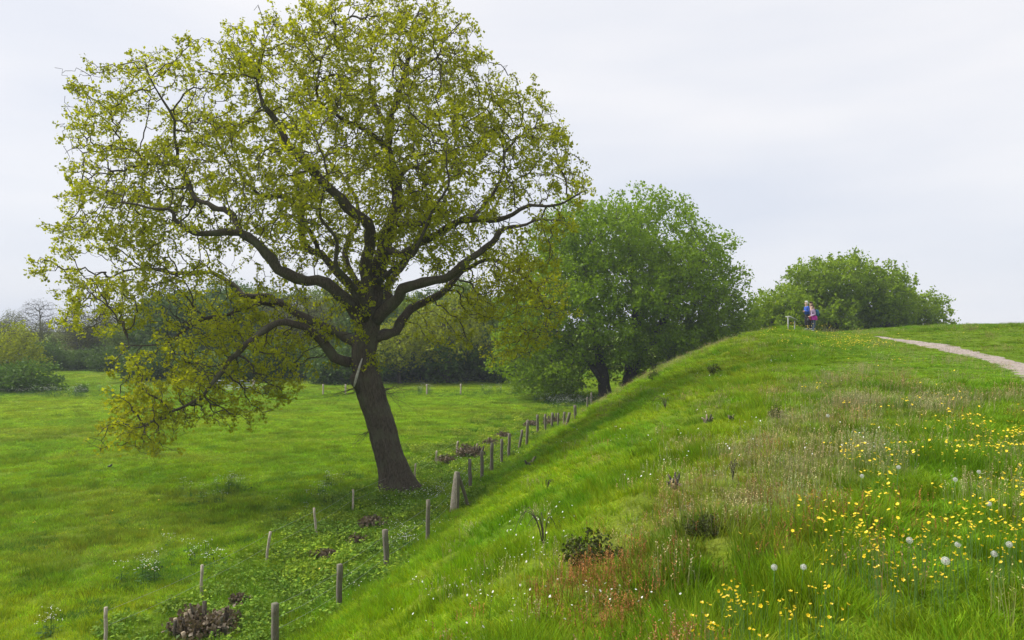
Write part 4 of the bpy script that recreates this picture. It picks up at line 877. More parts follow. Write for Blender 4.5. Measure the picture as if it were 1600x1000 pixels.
#@@NEXT
# ------------------------------------------------------------------ fences
def post_mesh(h, w, r, lean, square=True, top=.04):
    mb = MB(); n = 4 if square else 8
    ph = r.random() * 3; k = 7; z = np.linspace(-.25, h, k)
    Pq = np.stack([lean[0] * np.maximum(z, 0) / h + r.normal(size=k) * .006, lean[1] * np.maximum(z, 0) / h + r.normal(size=k) * .006, z], -1)
    mb.tube(Pq, w * (.5 if not square else .62) * (1 + .05 * r.normal(size=k)), 6 if not square else 8, True, (lambda i, th: (1 + .12 * np.cos(4 * th + 0 * i))) if square else (lambda i, th: 1 + .1 * np.sin(3 * th + ph + 0 * i)))
    return mb
def wire(a, b, h, r, sag=.02, rad=.0028):
    p = np.array([a, (a + b) / 2, b], float); p[:, 2] += h; p[1, 2] -= sag + .02 * r.random()
    return resample(p, 6), rad
def build_fences():
    r = np.random.default_rng(41)
    front = [(430, 950, 1012, 0), (530, 887, 952, .02), (605, 832, 893, -.03), (668, 785, 849, .03), (714, 741, 801, .05), (735, 720, 767, 0), (753, 708, 752, 0), (768, 695, 739, 0), (784, 689, 728, 0), (795, 680, 717, 0), (811, 674, 704, .2), (823, 660, 697, .1), (840, 650, 680, 0), (852, 649, 676, 0), (862, 647, 670, .03), (872, 647, 668, -.03), (881, 646, 667, 0), (885, 647, 668, .15), (899, 643, 656, 0), (918, 622, 643, 0), (924, 615, 638, 0)]
    def fence(name, lst, label, mat, w, square, hs, sub):
        root = None; base = []; tops = []
        for (u, vt, vb, ln) in lst:
            g = ghit(u, vb); h = np.clip((vb - vt) / F * g[1] + .08, .8, 1.55); base.append((g, h, ln))
        b0 = base[0][0]; root = empty(name, b0); tag(root, label, 'fence')
        for (g, h, ln) in base:
            o = post_mesh(h, w * (.9 + .2 * r.random()), r, (ln + r.normal() * .02, r.normal() * .03), square).build('post', mat, root); o.location = Vector(g) - Vector(b0)
        for i in range(len(base) - 1):
            if i > 11: break
            for hh in hs:
                q, rad = wire(base[i][0] - b0, base[i + 1][0] - b0, hh * min(base[i][1], base[i + 1][1]), r); mb = MB(); mb.tube(q + np.array((-w * .5, 0, 0)), rad, 4, False); mb.build('wire', M['wire'], root)
        return root, base
    root, base = fence('wire_fence', front, 'weathered brown post and wire fence along the foot of the bank', M['post'], .108, True, (.35, .62, .92), 'post')
    # straining post with its slanting brace
    g, h, _ = base[4]; b0 = Vector(base[0][0]); mb = MB()
    q = np.array([(.42, .55, -.1), (.20, .26, .55 * h), (.03, .05, .93 * h)]); mb.tube(resample(q, 6), .062, 8); mb.build('brace', M['post'], root).location = Vector(g) - b0
    mb = MB(); mb.tube(resample(np.array([(-.14, -.03, -.15), (-.05, 0, .6 * h), (.0, 0, 1.0 * h)]), 6), [.14, .135, .13, .12, .11, .085], 8); tag(mb.build('straining_post', M['stake'], root), 'thicker pale straining post').location = Vector(g) - b0
    back = [(165, 957, 1010, 0), (315, 888, 938, .03), (416, 835, 881, .1), (495, 797, 838, -.08), (552, 768, 799, 0), (648, 732, 752, 0), (682, 708, 729, 0), (713, 694, 712, .05)]
    fence('stake_fence', back, 'row of thin pale stakes strung with wire on the meadow side', M['stake'], .085, False, (.5, .9), 'stake')
    # far fence line along the hedge: only a few pale posts show
    pts = [(505, 607), (540, 607), (560, 606), (667, 605), (720, 604)]
    root = empty('hedge_fence', ghit(505, 612)); tag(root, 'few pale fence posts in front of the far hedge', 'fence')
    for u, v in pts:
        x = (u - U0) / F * 82; o = post_mesh(1.15, .13, r, (0, 0), True).build('post', M['stake'], root); o.location = Vector((x, 82, float(H(x, 82)))) - root.location
build_fences()
def build_gate():
    d = 84.0; x0 = (339 - U0) / F * d; x1 = (393 - U0) / F * d; z = float(H((x0 + x1) / 2, d)); w = x1 - x0
    root = empty('field_gate', (x0, d, z)); tag(root, 'grey metal field gate in the far hedge below the oak branches', 'gate')
    for i, h in enumerate((.25, .45, .68, .92, 1.2)):
        mb = MB(); mb.tube([(0, 0, h + .2), (w, 0, h + .2)], .035, 8); mb.build('bar', M['steel'], root)
    for x in (0, w * .5, w):
        mb = MB(); mb.tube([(x, .04, .35), (x, .04, 1.44)], .035, 8); mb.build('upright', M['steel'], root)
    for x in (-.2, w + .2):
        mb = MB(); mb.box((x, .05, .75), (.2, .2, 1.6)); mb.build('gate_post', M['stake'], root, False)
build_gate()

# ------------------------------------------------------------------ cut stumps, brash heaps and small bushes
def build_heaps():
    r = np.random.default_rng(51)
    dead = leaf_mat('dead_leaves', (.085, .064, .042), (.27, .22, .16), .15); cut = rough_mat('cut_wood', (.20, .155, .105), (.36, .29, .21), 18, .9, .3)
    ivy = leaf_mat('ivy_leaves', (.035, .075, .012), (.10, .155, .03), .3)
    L_ = [(*h, lab) for h, lab in zip(HEAPS, ['large brown coppiced stump at the bottom edge beside the near post', 'brown cut stump in the weeds left of the second near post', 'small pale brown heap of cuttings between two larger stumps', 'brown cut stump in the weeds below the oak trunk', 'dark brown heap of cuttings right of the pale stake behind the oak', 'largest dark brown heap of hedge cuttings behind the fence', 'dark brown cuttings at the upper end of the heaps', 'brown brash behind the paired leaning posts', 'long brown brash pile beyond the far posts', 'small brown cuttings caught in the hedge line', 'low brown twig heap right of the pale near stake'])]
    for (u, v, w, lab) in L_:
        g = ghit(u, v); s = w * g[1] / F; root = empty('hedge_stump', g); tag(root, lab, 'stump', 'cut hedge stumps between the fences')
        # short cut poles
        k = int(np.clip(s * 26, 8, 26))
        for i in range(k):
            a = r.random() * 6.28; q = s * .75 * math.sqrt(r.random()); h = s * (.45 + .5 * r.random()) * (1.15 - .6 * q / s); mb = MB(); p0 = np.array((q * math.cos(a), q * math.sin(a) * .8, -.08)); p1 = p0 + np.array((math.cos(a) * s * .22 * r.random(), math.sin(a) * s * .2 * r.random(), h))
            rr = s * (.03 + .03 * r.random()); mb.tube(resample(np.array([p0, (p0 + p1) / 2 + r.normal(size=3) * .015, p1]), 4), [rr * 1.25, rr * 1.1, rr, rr * .95], 7); mb.build('cut_pole', cut if r.random() < .25 else M['bark'], root, False)
        n = int(900 * min(1.8, max(.5, s)))
        d = r.normal(size=(n, 3)); d /= np.linalg.norm(d, axis=1)[:, None]; d[:, 2] = np.abs(d[:, 2]) * .62; pp = d * (s * (.5 + .5 * r.random(n)) * (.6 + .8 * vnoise(d[:, 0] * 2.2 + u, d[:, 1] * 2.2 + d[:, 2] * 2, 5)))[:, None]
        tag(link('dead_leaves', leaf_mesh('dead_leaves', [leaf_cards(pp, d, 2, .085 + .02 * s, .04, r)], dead), root), kind='stuff')
        tag(link('regrowth', leaf_mesh('regrowth', [leaf_cards(pp[:n // 5] * np.array((1.15, 1.15, .5)), d[:n // 5], 2, .10, .06, r)], ivy), root), kind='stuff')
    # charred / dug-out stumps on the slope
    for (u, v, w, lab) in [(*h, lab) for h, lab in zip(STUMPS, ['dark brown root stump lying on the slope right of the centre', 'low sawn stump on the upper slope', 'tiny dark stub on the upper slope beside the sawn stump', 'dark burrow-like stub on the lower slope near the fence'])]:
        g = ghit(u, v); s = w * g[1] / F; root = empty('slope_stump', g); tag(root, lab, 'stump', 'stumps on the slope')
        for i in range(11):
            a = r.random() * 6.28; mb = MB(); p1 = np.array((math.cos(a) * s, math.sin(a) * s * .7, s * (.5 + 1.6 * r.random()))); mb.tube(resample(np.array([(0, 0, -.05), p1 * .55 + r.normal(size=3) * s * .1, p1]), 5), np.linspace(s * .3, s * .10, 5), 6); mb.build('root_stub', M['bark_dark'] if i % 3 else cut, root, False)
        mb = MB(); mb.tube([(0, 0, -.1), (0, 0, s * .4), (.02, 0, s * .9)], [s * .75, s * .6, s * .45], 10, True, lambda i, th: 1 + .15 * np.sin(4 * th + i)); mb.build('stump_core', M['bark_dark'], root, False)
    # dark gorse-like bushes
    gorse = leaf_mat('gorse_sprigs', (.040, .058, .012), (.12, .14, .030), .2)
    for (u, v, w, h, lab) in [(*q, lab) for q, lab in zip(GORSE, ['largest dark twiggy bush on the near slope', 'smaller dark bush on the near slope right of the largest', 'small dark bush high on the far slope', 'small dark upright bush on the upper slope', 'dark dead-looking bush on the bank edge before the broad tree', 'tiny dry bush on the bank edge beside the broad tree trunk'])]:
        g = ghit(u, v); s = w * g[1] / F; hh = h * g[1] / F; root = empty('gorse_bush', g); tag(root, lab, 'bush', 'dark bushes on the slope')
        E = [(0, 0, hh * .4, s * .7, s * .7, hh * .4), (s * .62, 0, hh * .34, s * .45, s * .4, hh * .34), (-s * .5, s * .1, hh * .42, s * .42, s * .4, hh * .42), (s * .1, 0, hh * .8, s * .4, s * .35, hh * .28)]
        st = s * .13; tm, cm_ = grow(E, [[(0, 0, -.03, s * .04), (0, 0, hh * .15, s * .035), (.01, 0, hh * .35, s * .02)], [(s * .2, 0, -.03, s * .03), (s * .3, 0, hh * .3, s * .015)], [(-s * .2, 0, -.03, s * .03), (-s * .3, 0, hh * .3, s * .015)]], 900, st, st * 1.0, r, s * .008, 4, s * .10, s * .07, gorse, M['bark_dark'], .42, .6, bare=True, up=.25, hollow=.3, clump=0)
        link('stems', tm, root); tag(link('foliage', cm_, root), kind='stuff')
    # straggling briar shoots
    for (u, v, w, h, lab) in [(850, 858, 32, 62, 'leafless arching briar on the slope left of the largest dark bush'), (1040, 640, 14, 20, 'thin briar shoots on the upper slope'), (1145, 752, 12, 34, 'thin upright briar on the slope right of the root stump'), (855, 766, 8, 18, 'short dead weed stems on the lower slope')]:
        g = ghit(u, v); s = w * g[1] / F; hh = h * g[1] / F; root = empty('briar', g); tag(root, lab, 'briar', 'briars on the slope')
        for i in range(7):
            a = r.random() * 6.28; mb = MB(); e = s * (.5 + .9 * r.random()); q = resample(np.array([(0, 0, -.03), (math.cos(a) * e * .3, math.sin(a) * e * .3, hh * (.5 + .3 * r.random())), (math.cos(a) * e * .8, math.sin(a) * e * .8, hh * (.7 + .3 * r.random())), (math.cos(a) * e * 1.2, math.sin(a) * e, hh * (.4 + .3 * r.random()))]), 10)
            mb.tube(q, np.linspace(.005, .002, 10) * (1 + g[1] * .03), 4, False); mb.build('shoot', M['bark'], root)
build_heaps()

# ------------------------------------------------------------------ walkers, sign, bird
def limb_tube(mb, pts, rad, sides=10, flat=None):
    q = resample(np.array(pts, float), 3 * len(pts)); rr = np.interp(np.linspace(0, len(rad) - 1, len(q)), np.arange(len(rad)), rad); mb.tube(q, rr, sides)
def skin_body(name, verts, edges, radii, mat, parent, subs=2):
    """one continuous surface grown round a jointed skeleton"""
    me = bpy.data.meshes.new(name); me.from_pydata(verts, edges, []); o = bpy.data.objects.new(name, me); COL.objects.link(o)
    o.modifiers.new('skin', 'SKIN').use_smooth_shade = True
    for i, rd in enumerate(radii): me.skin_vertices[0].data[i].radius = rd if isinstance(rd, tuple) else (rd, rd)
    me.skin_vertices[0].data[0].use_root = True
    ss = o.modifiers.new('sub', 'SUBSURF'); ss.levels = subs; ss.render_levels = subs
    dg = bpy.context.evaluated_depsgraph_get(); m2 = bpy.data.meshes.new_from_object(o.evaluated_get(dg)); bpy.data.objects.remove(o)
    m2.materials.clear(); m2.materials.append(mat); m2.name = name
    return link(name, m2, parent)
def person(loc, rz, h, label, top, trousers, hair, arms, stoop=0.0, hair_len=.0):
    s = h / 1.72; root = empty('person', loc, rz); root.scale = (s, s, s); tag(root, label, 'person')
    skin = plain('skin', (.52, .34, .26), .5, .08)
    y = stoop   # the figure faces -Y; stoop bends the upper body forwards
    j = {'pel': (0, 0, .93), 'bel': (0, -.01, 1.08), 'che': (0, -.02 - y * .5, 1.30), 'nek': (0, -.02 - y, 1.46), 'hd0': (0, -.05 - y * 1.1, 1.56), 'hd1': (0, -.05 - y * 1.15, 1.66)}
    V = [j['pel'], j['bel'], j['che'], j['nek'], j['hd0'], j['hd1']]; E = [(0, 1), (1, 2), (2, 3), (3, 4), (4, 5)]; Rd = [(.13, .10), (.125, .095), (.15, .11), (.062, .062), (.085, .095), (.075, .085)]
    legs = []; armp = []
    for k, sx in enumerate((-1, 1)):
        b = len(V); st = .05 * sx
        leg = [(sx * .09, 0, .85), (sx * .10, -.03 + st * .5, .50), (sx * .10, .02 - st * .4, .10), (sx * .11, -.12 - st * .4, .04)]; V += leg; E += [(0, b), (b, b + 1), (b + 1, b + 2), (b + 2, b + 3)]; Rd += [.088, .062, .042, (.04, .035)]; legs.append(leg)
        b = len(V); el, wr = arms[k]; sh = (sx * .19, -.02 - y * .7, 1.39); hand = tuple(np.array(wr) + (np.array(wr) - np.array(el)) * .22); V += [sh, el, wr, hand]; E += [(2, b), (b, b + 1), (b + 1, b + 2), (b + 2, b + 3)]; Rd += [.058, .042, .03, (.032, .02)]; armp.append((sh, el, wr, hand))
    body = skin_body('body', V, E, Rd, skin, root)
    # nose, ears
    hd = np.array(j['hd1'])
    mb = MB(); limb_tube(mb, [hd + (0, -.09, .0), hd + (0, -.115, -.04), hd + (0, -.10, -.055)], [.012, .018, .012], 6); mb.build('nose', skin, root)
    for sx in (-1, 1):
        mb = MB(); limb_tube(mb, [hd + (sx * .083, .005, .02), hd + (sx * .093, .01, -.02), hd + (sx * .083, .005, -.055)], [.012, .02, .01], 6); mb.build('ear', skin, root)
        # fingers
        sh, el, wr, hand = armp[0 if sx < 0 else 1]; ax = np.array(hand) - np.array(wr); ax /= np.linalg.norm(ax); sd2 = np.cross(ax, (0, 0, 1)); sd2 /= np.linalg.norm(sd2) + 1e-6
        for f in range(5):
            p0 = np.array(hand) + sd2 * (f - 2) * .017 - ax * (.04 if f == 0 else 0); L2 = (.05, .07, .08, .075, .06)[f]; mb = MB(); limb_tube(mb, [p0 - ax * .02, p0 + ax * L2 * .6 + sd2 * (-.02 if f == 0 else 0), p0 + ax * L2 - np.array((0, 0, .015))], [.010, .009, .007], 6); mb.build('finger', skin, root)
    # hair as a cap of overlapping locks
    mb = MB(); th = np.linspace(0, 2 * math.pi, 15)[:-1]; rings = []
    for i, (z, rr, back) in enumerate([(.105, .02, 0), (.095, .065, 0), (.065, .098, .004), (.02, .108, .012), (-.04 - hair_len * .4, .104, .026), (-.085 - hair_len, .085, .035)]):
        rings.append([(rr * .92 * math.cos(t), (rr * math.sin(t) if math.sin(t) > -.25 or i < 3 else -.25 * rr) + back, z + .008 * math.sin(5 * t + i)) for t in th])
    Rg = np.array(rings).reshape(-1, 3) + hd + (0, .0, .005); k = 14; i = np.arange(5)[:, None] * k; jj = np.arange(k)[None]; mb.add(Rg, np.stack([i + jj, i + (jj + 1) % k, i + k + (jj + 1) % k, i + k + jj], -1).reshape(-1, 4)); mb.add(Rg[:k].copy(), None, [[0, a, a + 1] for a in range(1, k - 1)])
    mb.build('hair', hair, root)
    # clothes: trousers, shoes, top with sleeves
    sk = [(0, 0, .95), (0, -.005, 1.02)]; ed = [(0, 1)]; rd = [(.175, .135), (.16, .125)]
    for leg in legs:
        b = len(sk); sk += [leg[0], leg[1], (leg[2][0], leg[2][1], .04)]; ed += [(0, b), (b, b + 1), (b + 1, b + 2)]; rd += [.105, .082, .068]
    skin_body('trousers', sk, ed, rd, trousers, root)
    for leg in legs:
        mb = MB(); f = leg[3]; limb_tube(mb, [(f[0], f[1] + .17, .045), (f[0], f[1] + .09, .06), (f[0], f[1], .045), (f[0], f[1] - .06, .03)], [.045, .055, .05, .025], 10); mb.build('shoe', M['shoe'], root)
    sk = [(0, 0, .90), j['bel'], j['che'], (0, -.02 - y * .9, 1.44)]; ed = [(0, 1), (1, 2), (2, 3)]; rd = [(.19, .16), (.185, .165), (.205, .165), (.075, .075)]
    for (sh, el, wr, hand) in armp:
        b = len(sk); sk += [sh, el, wr]; ed += [(2, b), (b, b + 1), (b + 1, b + 2)]; rd += [.075, .06, .045]
    skin_body('jacket', sk, ed, rd, top, root)
    return root, j
def build_people():
    M['shoe'] = plain('shoes', (.25, .24, .24), .6); d = 46.6
    def at(u, dd): x = (u - U0) / F * dd; return (x, dd, float(H(x, dd)) + .02)
    blue = plain('blue_knit', (.018, .075, .36), .85, .25, 8); dark = plain('dark_trousers', (.02, .02, .028), .9); jean = plain('denim', (.07, .09, .16), .9); grey = plain('grey_hair', (.62, .60, .57), .7); brown = plain('brown_hair', (.05, .028, .018), .7); lil = plain('lilac_fleece', (.33, .23, .38), .9, .2, 9); mag = plain('magenta_cloth', (.42, .02, .30), .85); teal = plain('teal_cloth', (.015, .10, .18), .8); pink = plain('red_cloth', (.30, .03, .08), .85); dk = plain('dark_cloth', (.025, .025, .035), .85); shirt = plain('pale_pink_shirt', (.45, .30, .28), .85)
    rz = R(-84)     # they look left, towards the sign
    fold = [((-.25, -.02, 1.12), (-.02, -.19, 1.12)), ((.25, -.02, 1.12), (.05, -.20, 1.15))]
    down = [((-.24, .03, 1.12), (-.20, -.16, .95)), ((.24, .03, 1.12), (.20, -.16, .95))]
    person(at(1261.5, 47.4), rz, 1.76, 'person with white hair in a blue jumper, arms folded, beside the sign', blue, dark, grey, fold, .02)
    person(at(1268, 48.3), rz + .2, 1.74, 'person half hidden behind the one in the blue jumper', shirt, dark, brown, down)
    p, j = person(at(1271.5, 46.4), rz - .15, 1.60, 'person in a lilac fleece and jeans with a coat tied round the waist', lil, jean, brown, [((-.24, .02, 1.12), (-.12, -.22, 1.02)), ((.24, .02, 1.12), (.12, -.22, 1.02))], .05)
    # coat tied round the waist (clothing)
    mb = MB(); th = np.linspace(0, 2 * math.pi, 21)[:-1]; rings = np.array([[((a + .012 * math.sin(6 * t)) * math.cos(t), (b + .012 * math.sin(6 * t)) * math.sin(t) + (.02 if i else 0), z - .02 * math.sin(3 * t)) for t in th] for i, (z, a, b) in enumerate([(1.06, .195, .16), (.98, .215, .18), (.86, .225, .195), (.76, .22, .195)])]).reshape(-1, 3); k = 20; i = np.arange(3)[:, None] * k; jj = np.arange(k)[None]
    mb.add(rings, np.stack([i + jj, i + (jj + 1) % k, i + k + (jj + 1) % k, i + k + jj], -1).reshape(-1, 4)); mb.build('waist_coat', mag, p)
    mb = MB(); limb_tube(mb, [(.03, -.19, 1.0), (.05, -.24, .9), (.09, -.23, .75)], [.035, .05, .03], 8); limb_tube(mb, [(-.03, -.19, 1.0), (-.05, -.24, .92), (-.07, -.23, .8)], [.035, .05, .03], 8); mb.build('coat_sleeves', pink, p)
    # backpack and shoulder bag
    bp = empty('backpack', p.location, p.rotation_euler[2]); bp.scale = p.scale; tag(bp, 'teal backpack on the back of the person in lilac', 'backpack')
    mb = MB(); q = resample(np.array([(0, .19, 1.0), (0, .21, 1.12), (0, .18, 1.30), (0, .13, 1.42)]), 8); mb.tube(q, [.09, .135, .15, .155, .15, .14, .12, .06], 12, True, lambda i, th_: 1 + .12 * np.cos(4 * th_ + 0 * i)); mb.build('pack', teal, bp)
    mb = MB(); mb.tube(resample(np.array([(0, .31, 1.04), (0, .33, 1.12), (0, .31, 1.2)]), 5), [.05, .085, .09, .085, .05], 10); mb.build('pocket', dk, bp)
    for sx in (-1, 1): mb = MB(); limb_tube(mb, [(sx * .09, .10, 1.44), (sx * .12, -.02, 1.47), (sx * .13, -.15, 1.36), (sx * .15, -.12, 1.15), (sx * .14, .10, 1.05)], [.02] * 5, 6); mb.build('strap', dk, bp)
    bg = empty('shoulder_bag', p.location, p.rotation_euler[2]); bg.scale = p.scale; tag(bg, 'dark bag held in front by the person in lilac', 'bag')
    mb = MB(); mb.tube(resample(np.array([(-.05, -.30, .62), (-.05, -.31, .76), (-.05, -.29, .88)]), 6), [.08, .12, .125, .12, .10, .06], 12); mb.build('pouch', dk, bg); mb = MB(); limb_tube(mb, [(-.05, -.29, .86), (-.10, -.22, 1.05), (-.12, -.15, 1.36)], [.012] * 3, 5); mb.build('strap', dk, bg)
    # sign: slanted panel on two posts
    x, y, z = at(1236.5, 45.2); sg = empty('information_sign', (x, y, z), R(-80)); tag(sg, 'pale lectern sign on two posts at the crest left of the walkers', 'sign'); pale = plain('pale_sign_frame', (.38, .39, .38), .6, .15)
    for yy, hh in ((-.26, .92), (.26, .70)):
        for sx in ((-.0,)): mb = MB(); mb.box((sx, yy * .8, hh / 2 - .1), (.05, .05, hh + .2)); mb.build('post', pale, sg, False)
    mb = MB(); ang = math.atan2(-.22, .52); mb.box((0, 0, .84), (.5, .52, .035), rotx(ang)); mb.build('panel', pale, sg, False); mb = MB(); mb.box((0, .0087, .860), (.44, .46, .012), rotx(ang)); mb.build('printed_face', plain('printed_panel', (.35, .38, .33), .4, .4, 12), sg, False)
build_people()
def build_bird():
    g = ghit(172, 732); root = empty('bird', g, R(70)); tag(root, 'small black bird on the meadow below the oak branches', 'bird'); blk = plain('black_feathers', (.012, .012, .014), .5)
    V = [(0, 0, .12), (0, -.07, .15), (0, -.11, .20), (0, -.13, .225), (0, .09, .105), (0, .2, .09)]; E = [(0, 1), (1, 2), (2, 3), (0, 4), (4, 5)]
    skin_body('body', V, E, [(.055, .05), (.05, .05), (.028, .03), (.03, .032), (.035, .03), (.022, .008)], blk, root)
    mb = MB(); limb_tube(mb, [(0, -.15, .225), (0, -.185, .22), (0, -.205, .215)], [.011, .007, .002], 6); mb.build('beak', plain('beak', (.30, .16, .02), .5), root)
    for sx in (-1, 1):
        mb = MB(); limb_tube(mb, [(sx * .02, 0, .09), (sx * .022, .01, .04), (sx * .022, -.005, .0), (sx * .024, -.04, -.01)], [.007, .005, .005, .004], 5); mb.build('leg', blk, root)
        mb = MB(); limb_tube(mb, [(sx * .045, -.06, .15), (sx * .055, .0, .13), (sx * .035, .10, .11), (sx * .012, .17, .10)], [.02, .028, .018, .006], 8); mb.build('wing', blk, root)
build_bird()
print('things', round(time.time() - T0, 1))

# ------------------------------------------------------------------ flowers one can count
def build_flowers():
    r = np.random.default_rng(61)
    # dandelion clocks: a stalk, a ball of seed hairs round a small dark core
    def clock_mesh(seed, part=1.0):
        q = np.random.default_rng(seed); n = 150; V = []; Fc = []; o = 0
        k = np.arange(n) + .5; ph = np.arccos(1 - 2 * k / n); th = math.pi * (1 + 5 ** .5) * k
        D = np.stack([np.cos(th) * np.sin(ph), np.sin(th) * np.sin(ph), np.cos(ph)], -1)
        for d in D:
            if part < 1 and d[0] * .8 + d[2] * .5 > part * 2 - 1: continue
            s = np.cross(d, (.3, .5, .8)); s /= np.linalg.norm(s); t = np.cross(d, s); c = d * .0225 * (.92 + .16 * q.random())
            for a in range(3):
                e = s * math.cos(a * 1.047) + t * math.sin(a * 1.047); f = np.cross(d, e); V += [c - e * .0048 + d * .0018, c - f * .0006, c + e * .0048 + d * .0018, c + f * .0006]; Fc.append((o, o + 1, o + 2, o + 3)); o += 4
            V += [d * .004, d * .004 + s * .0005, c]; V.append(d * .004 - s * .0003); Fc.append((o, o + 1, o + 2, o + 3)); o += 4
        return mesh('seed_head', np.array(V), np.array(Fc), M['fluff'])
    heads = [clock_mesh(1), clock_mesh(2), clock_mesh(3, .8)]
    core = MB(); core.tube([(0, 0, -.007), (0, 0, -.003), (0, 0, .003), (0, 0, .006)], [.003, .0055, .005, .002], 8); core_m = core.mesh('core', plain('seed_core', (.16, .12, .08), .8))
    C = [(1210, 887, 'dandelion clock, left of the pair at the left of the foreground flowers'), (1251, 884, 'dandelion clock, right of the pair at the left of the foreground flowers'), (1431, 843, 'round white dandelion clock above the largest one'), (1472, 874, 'largest round white dandelion clock in the foreground'), (1511, 850, 'half blown dandelion clock beside a dark tuft of grass'), (1552, 863, 'ragged dandelion clock between the half blown one and the right edge'), (1577, 849, 'thin grey dandelion clock nearest the right edge'), (1547, 786, 'dandelion clock standing alone above the foreground row'), (1489, 748, 'small dandelion clock, lower left of the upper right pair'), (1525, 736, 'small dandelion clock, upper right of the upper right pair'), (1343, 743, 'small dandelion clock at the edge of the straw grass'), (1401, 730, 'faint small dandelion clock on a tall stalk above the buttercups'), (1296, 648, 'tiny white dandelion clock far up the slope'), (1035, 615, 'tiny white dandelion clock on the far slope below the broad tree')]
    for i, (u, v, lab) in enumerate(C):
        hgt = .30 if v > 700 else .26; best = None
        for vv in np.arange(v + 4, v + 160, 2.):
            g = ghit(u, vv); top = V0 - F * (g[2] + hgt) / g[1]
            if top >= v: best = g; break
        g = best if best is not None else ghit(u, v + 40); root = empty('dandelion_clock', g, r.random() * 6.28); tag(root, lab, 'dandelion', 'dandelion clocks on the bank'); far = 1.0 if v > 700 else 1.5
        lx, ly = r.normal() * .02, r.normal() * .02; mb = MB(); mb.tube(resample(np.array([(0, 0, -.03), (lx * .3, ly * .3, hgt * .5), (lx, ly, hgt)]), 7), np.linspace(.0035, .0026, 7), 6); mb.build('stalk', M['stalk'], root)
        hd = link('seed_head', heads[2 if i in (4, 5) else i % 2], root, (lx, ly, hgt)); hd.rotation_euler = (r.normal() * .3, r.normal() * .3, r.random() * 6); s_ = far * (1.0 if i == 3 else .72 + .12 * r.random()); hd.scale = (s_, s_, s_)
        link('core', core_m, hd)
    # buttercups: five cupped glossy petals on a thin branching stalk
    def cup(seed):
        q = np.random.default_rng(seed); V = []; Fc = []; o = 0
        for k in range(5):
            a = k * 1.2566 + q.normal() * .08; R2 = rotz(a)
            pts = np.array([(.001, 0, 0), (.006, -.0045, .002), (.0115, -.005, .006), (.0135, 0, .0085), (.0115, .005, .006), (.006, .0045, .002)]) * (1 + .08 * q.normal())
            V += list(pts @ R2.T); Fc += [(o, o + 1, o + 2, o + 3), (o, o + 3, o + 4, o + 5)]; o += 6
        for k in range(6):
            a = k * 1.047; V += [(0, 0, .001), (.0025 * math.cos(a), .0025 * math.sin(a), .005), (0, 0, .007), (.0025 * math.cos(a + .8), .0025 * math.sin(a + .8), .005)]; Fc.append((o, o + 1, o + 2, o + 3)); o += 4
        return mesh('flower_head', np.array(V), np.array(Fc), M['yellow_petal'])
    cups = [cup(k) for k in range(4)]
    stems = []
    for k in range(4):
        mb = MB(); q = np.random.default_rng(k); mb.tube(resample(np.array([(q.normal() * .02, q.normal() * .02, -.31), (q.normal() * .008, q.normal() * .008, -.14), (0, 0, 0)]), 5), [.0018, .0017, .0015, .0013, .0012], 4, False); stems.append(mb.mesh('stalk', M['stalk']))
    areas = [(1490, 868, 70, 34, 95), (1360, 880, 50, 30, 34), (1170, 958, 55, 26, 48), (1260, 925, 60, 30, 26), (1330, 810, 45, 18, 26), (1500, 770, 60, 30, 34), (1420, 765, 60, 26, 22), (1560, 690, 30, 12, 18), (1510, 690, 40, 14, 22), (1430, 715, 45, 16, 18), (1545, 840, 50, 50, 30), (1140, 985, 60, 16, 34), (1230, 960, 50, 24, 20), (1580, 740, 20, 30, 14), (1470, 850, 90, 40, 50), (1500, 690, 60, 16, 26)]
    P_ = []
    for ai, (u, v, su, sv_, k) in enumerate(areas):
        sub = [(u + r.normal() * su, v + r.normal() * sv_) for _ in range(max(2, k // 6))]
        for _ in range(k):
            cu, cv = sub[r.integers(0, len(sub))]; uu = cu + r.normal() * 17; vv = cv + r.normal() * 8
            if 900 < uu < 1640 and 560 < vv < 1010: g = ghit(uu, vv + 60); P_.append((ghit(uu, vv + .25 * F / g[1]), uu, vv))
    P_ = sorted(P_, key=lambda q: q[0][1]); near = P_[:300]; rest = [q[0] for q in P_[300:]]
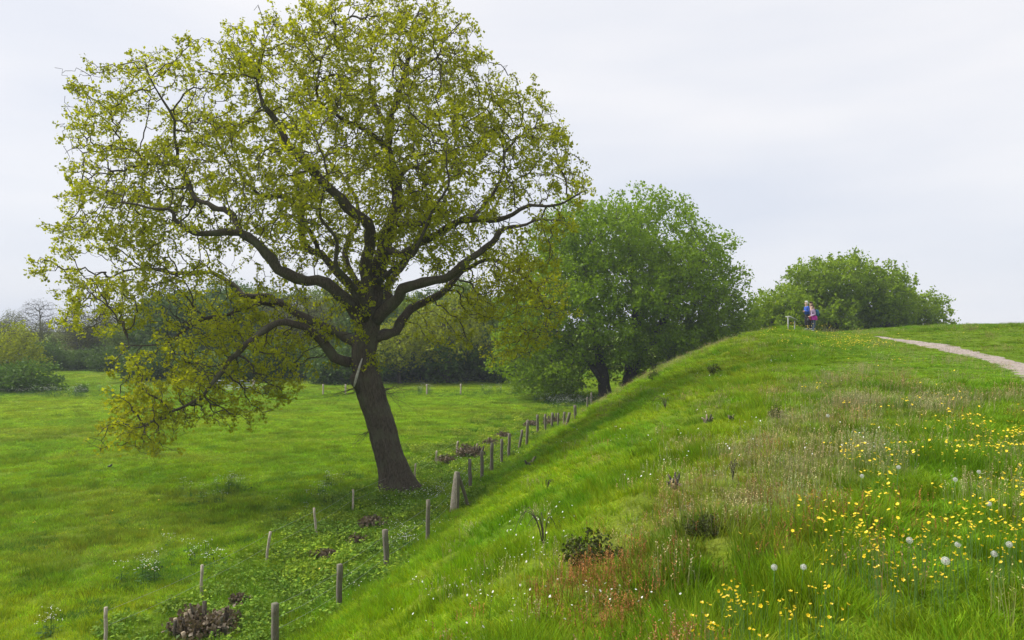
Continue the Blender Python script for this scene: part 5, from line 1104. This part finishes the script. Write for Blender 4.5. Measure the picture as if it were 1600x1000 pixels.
    for i, (g, uu, vv) in enumerate(near):
        drift = 'in the drift at the bottom edge left of the dandelion clocks' if uu < 1290 and vv > 880 else 'in the thin scatter along the edge of the straw grass' if uu < 1400 else 'close round the large dandelion clocks' if vv > 815 else 'in the upper drift above the dandelion clocks'
        root = empty('buttercup', g + np.array((0, 0, .22 + .12 * r.random())), r.random() * 6.28); tag(root, 'yellow buttercup ' + drift, 'buttercup', 'buttercups ' + drift)
        st = link('stalk', stems[i % 4], root); hd = link('flower_head', cups[i % 4], root); hd.rotation_euler = (r.normal() * .45, r.normal() * .45, 0); s_ = .5 + .36 * r.random(); hd.scale = (s_, s_, s_)
    # the far ones
    def bunch(k, rad):
        cs = [np.array((r.normal() * .09, r.normal() * .09, .28 + .12 * r.random())) for _ in range(k)]; v, ff, q, mi = plus_heads(stalks(cs, r, .0015), cs, rad, r, n=5, tilt=.45, cup=.4); return proto('buttercup_plant', v, ff, q, [M['blade'], M['yellow_petal']], mi)
    Bp = [bunch(3, .013) for _ in range(3)]
    far = list(rest)
    for (u, v, su, sv_, k) in [(1320, 545, 42, 9, 110), (1345, 548, 22, 5, 50), (1275, 523, 30, 4, 24), (1210, 532, 40, 8, 16), (1232, 553, 10, 3, 8), (1375, 595, 30, 8, 8), (1285, 637, 6, 3, 4), (1450, 660, 60, 24, 14), (1555, 522, 30, 6, 10), (1520, 690, 50, 14, 18), (250, 850, 200, 60, 10), (1430, 690, 60, 18, 20)]:
        far += [ghit(u + r.normal() * su, max(519, v + r.normal() * sv_)) for _ in range(k)]
    far = np.array(far); q = far[:, 1]; s_ = np.clip(.7 + .03 * q, .8, 2.2)
    scatter('far_buttercups', Bp, far, np.stack([s_, s_, np.minimum(s_, 1.3)], -1), r.random(len(far)) * 6.28, r.integers(0, 3, len(far)), np.tile(np.array((.12, .24, .03)), (len(far), 1)), 'yellow buttercups sprinkled over the farther bank')
build_flowers()

# ------------------------------------------------------------------ haze: the air between here and the wood
def build_haze():
    m, t, l, o = newmat('haze_air'); v = N(t, 'ShaderNodeVolumePrincipled'); v.inputs['Density'].default_value = HAZE; v.inputs['Color'].default_value = (.80, .88, 1.0, 1); v.inputs['Anisotropy'].default_value = 0.0; l(v.outputs[0], o.inputs['Volume'])
    mb = MB(); lo = np.array((gx[0] - 20, gy[0] - 20, float(Z.min()) - 1.0)); hi = np.array((gx[-1] + 20, gy[-1] + 20, 18.)); mb.box((lo + hi) / 2, hi - lo)
    h = mb.build('haze', m, None, False); tag(h, 'pale blue haze over the far wood', 'haze', kind='stuff')
HAZE = 0.00042
build_haze()
print('done', round(time.time() - T0, 1), len(SC.objects))
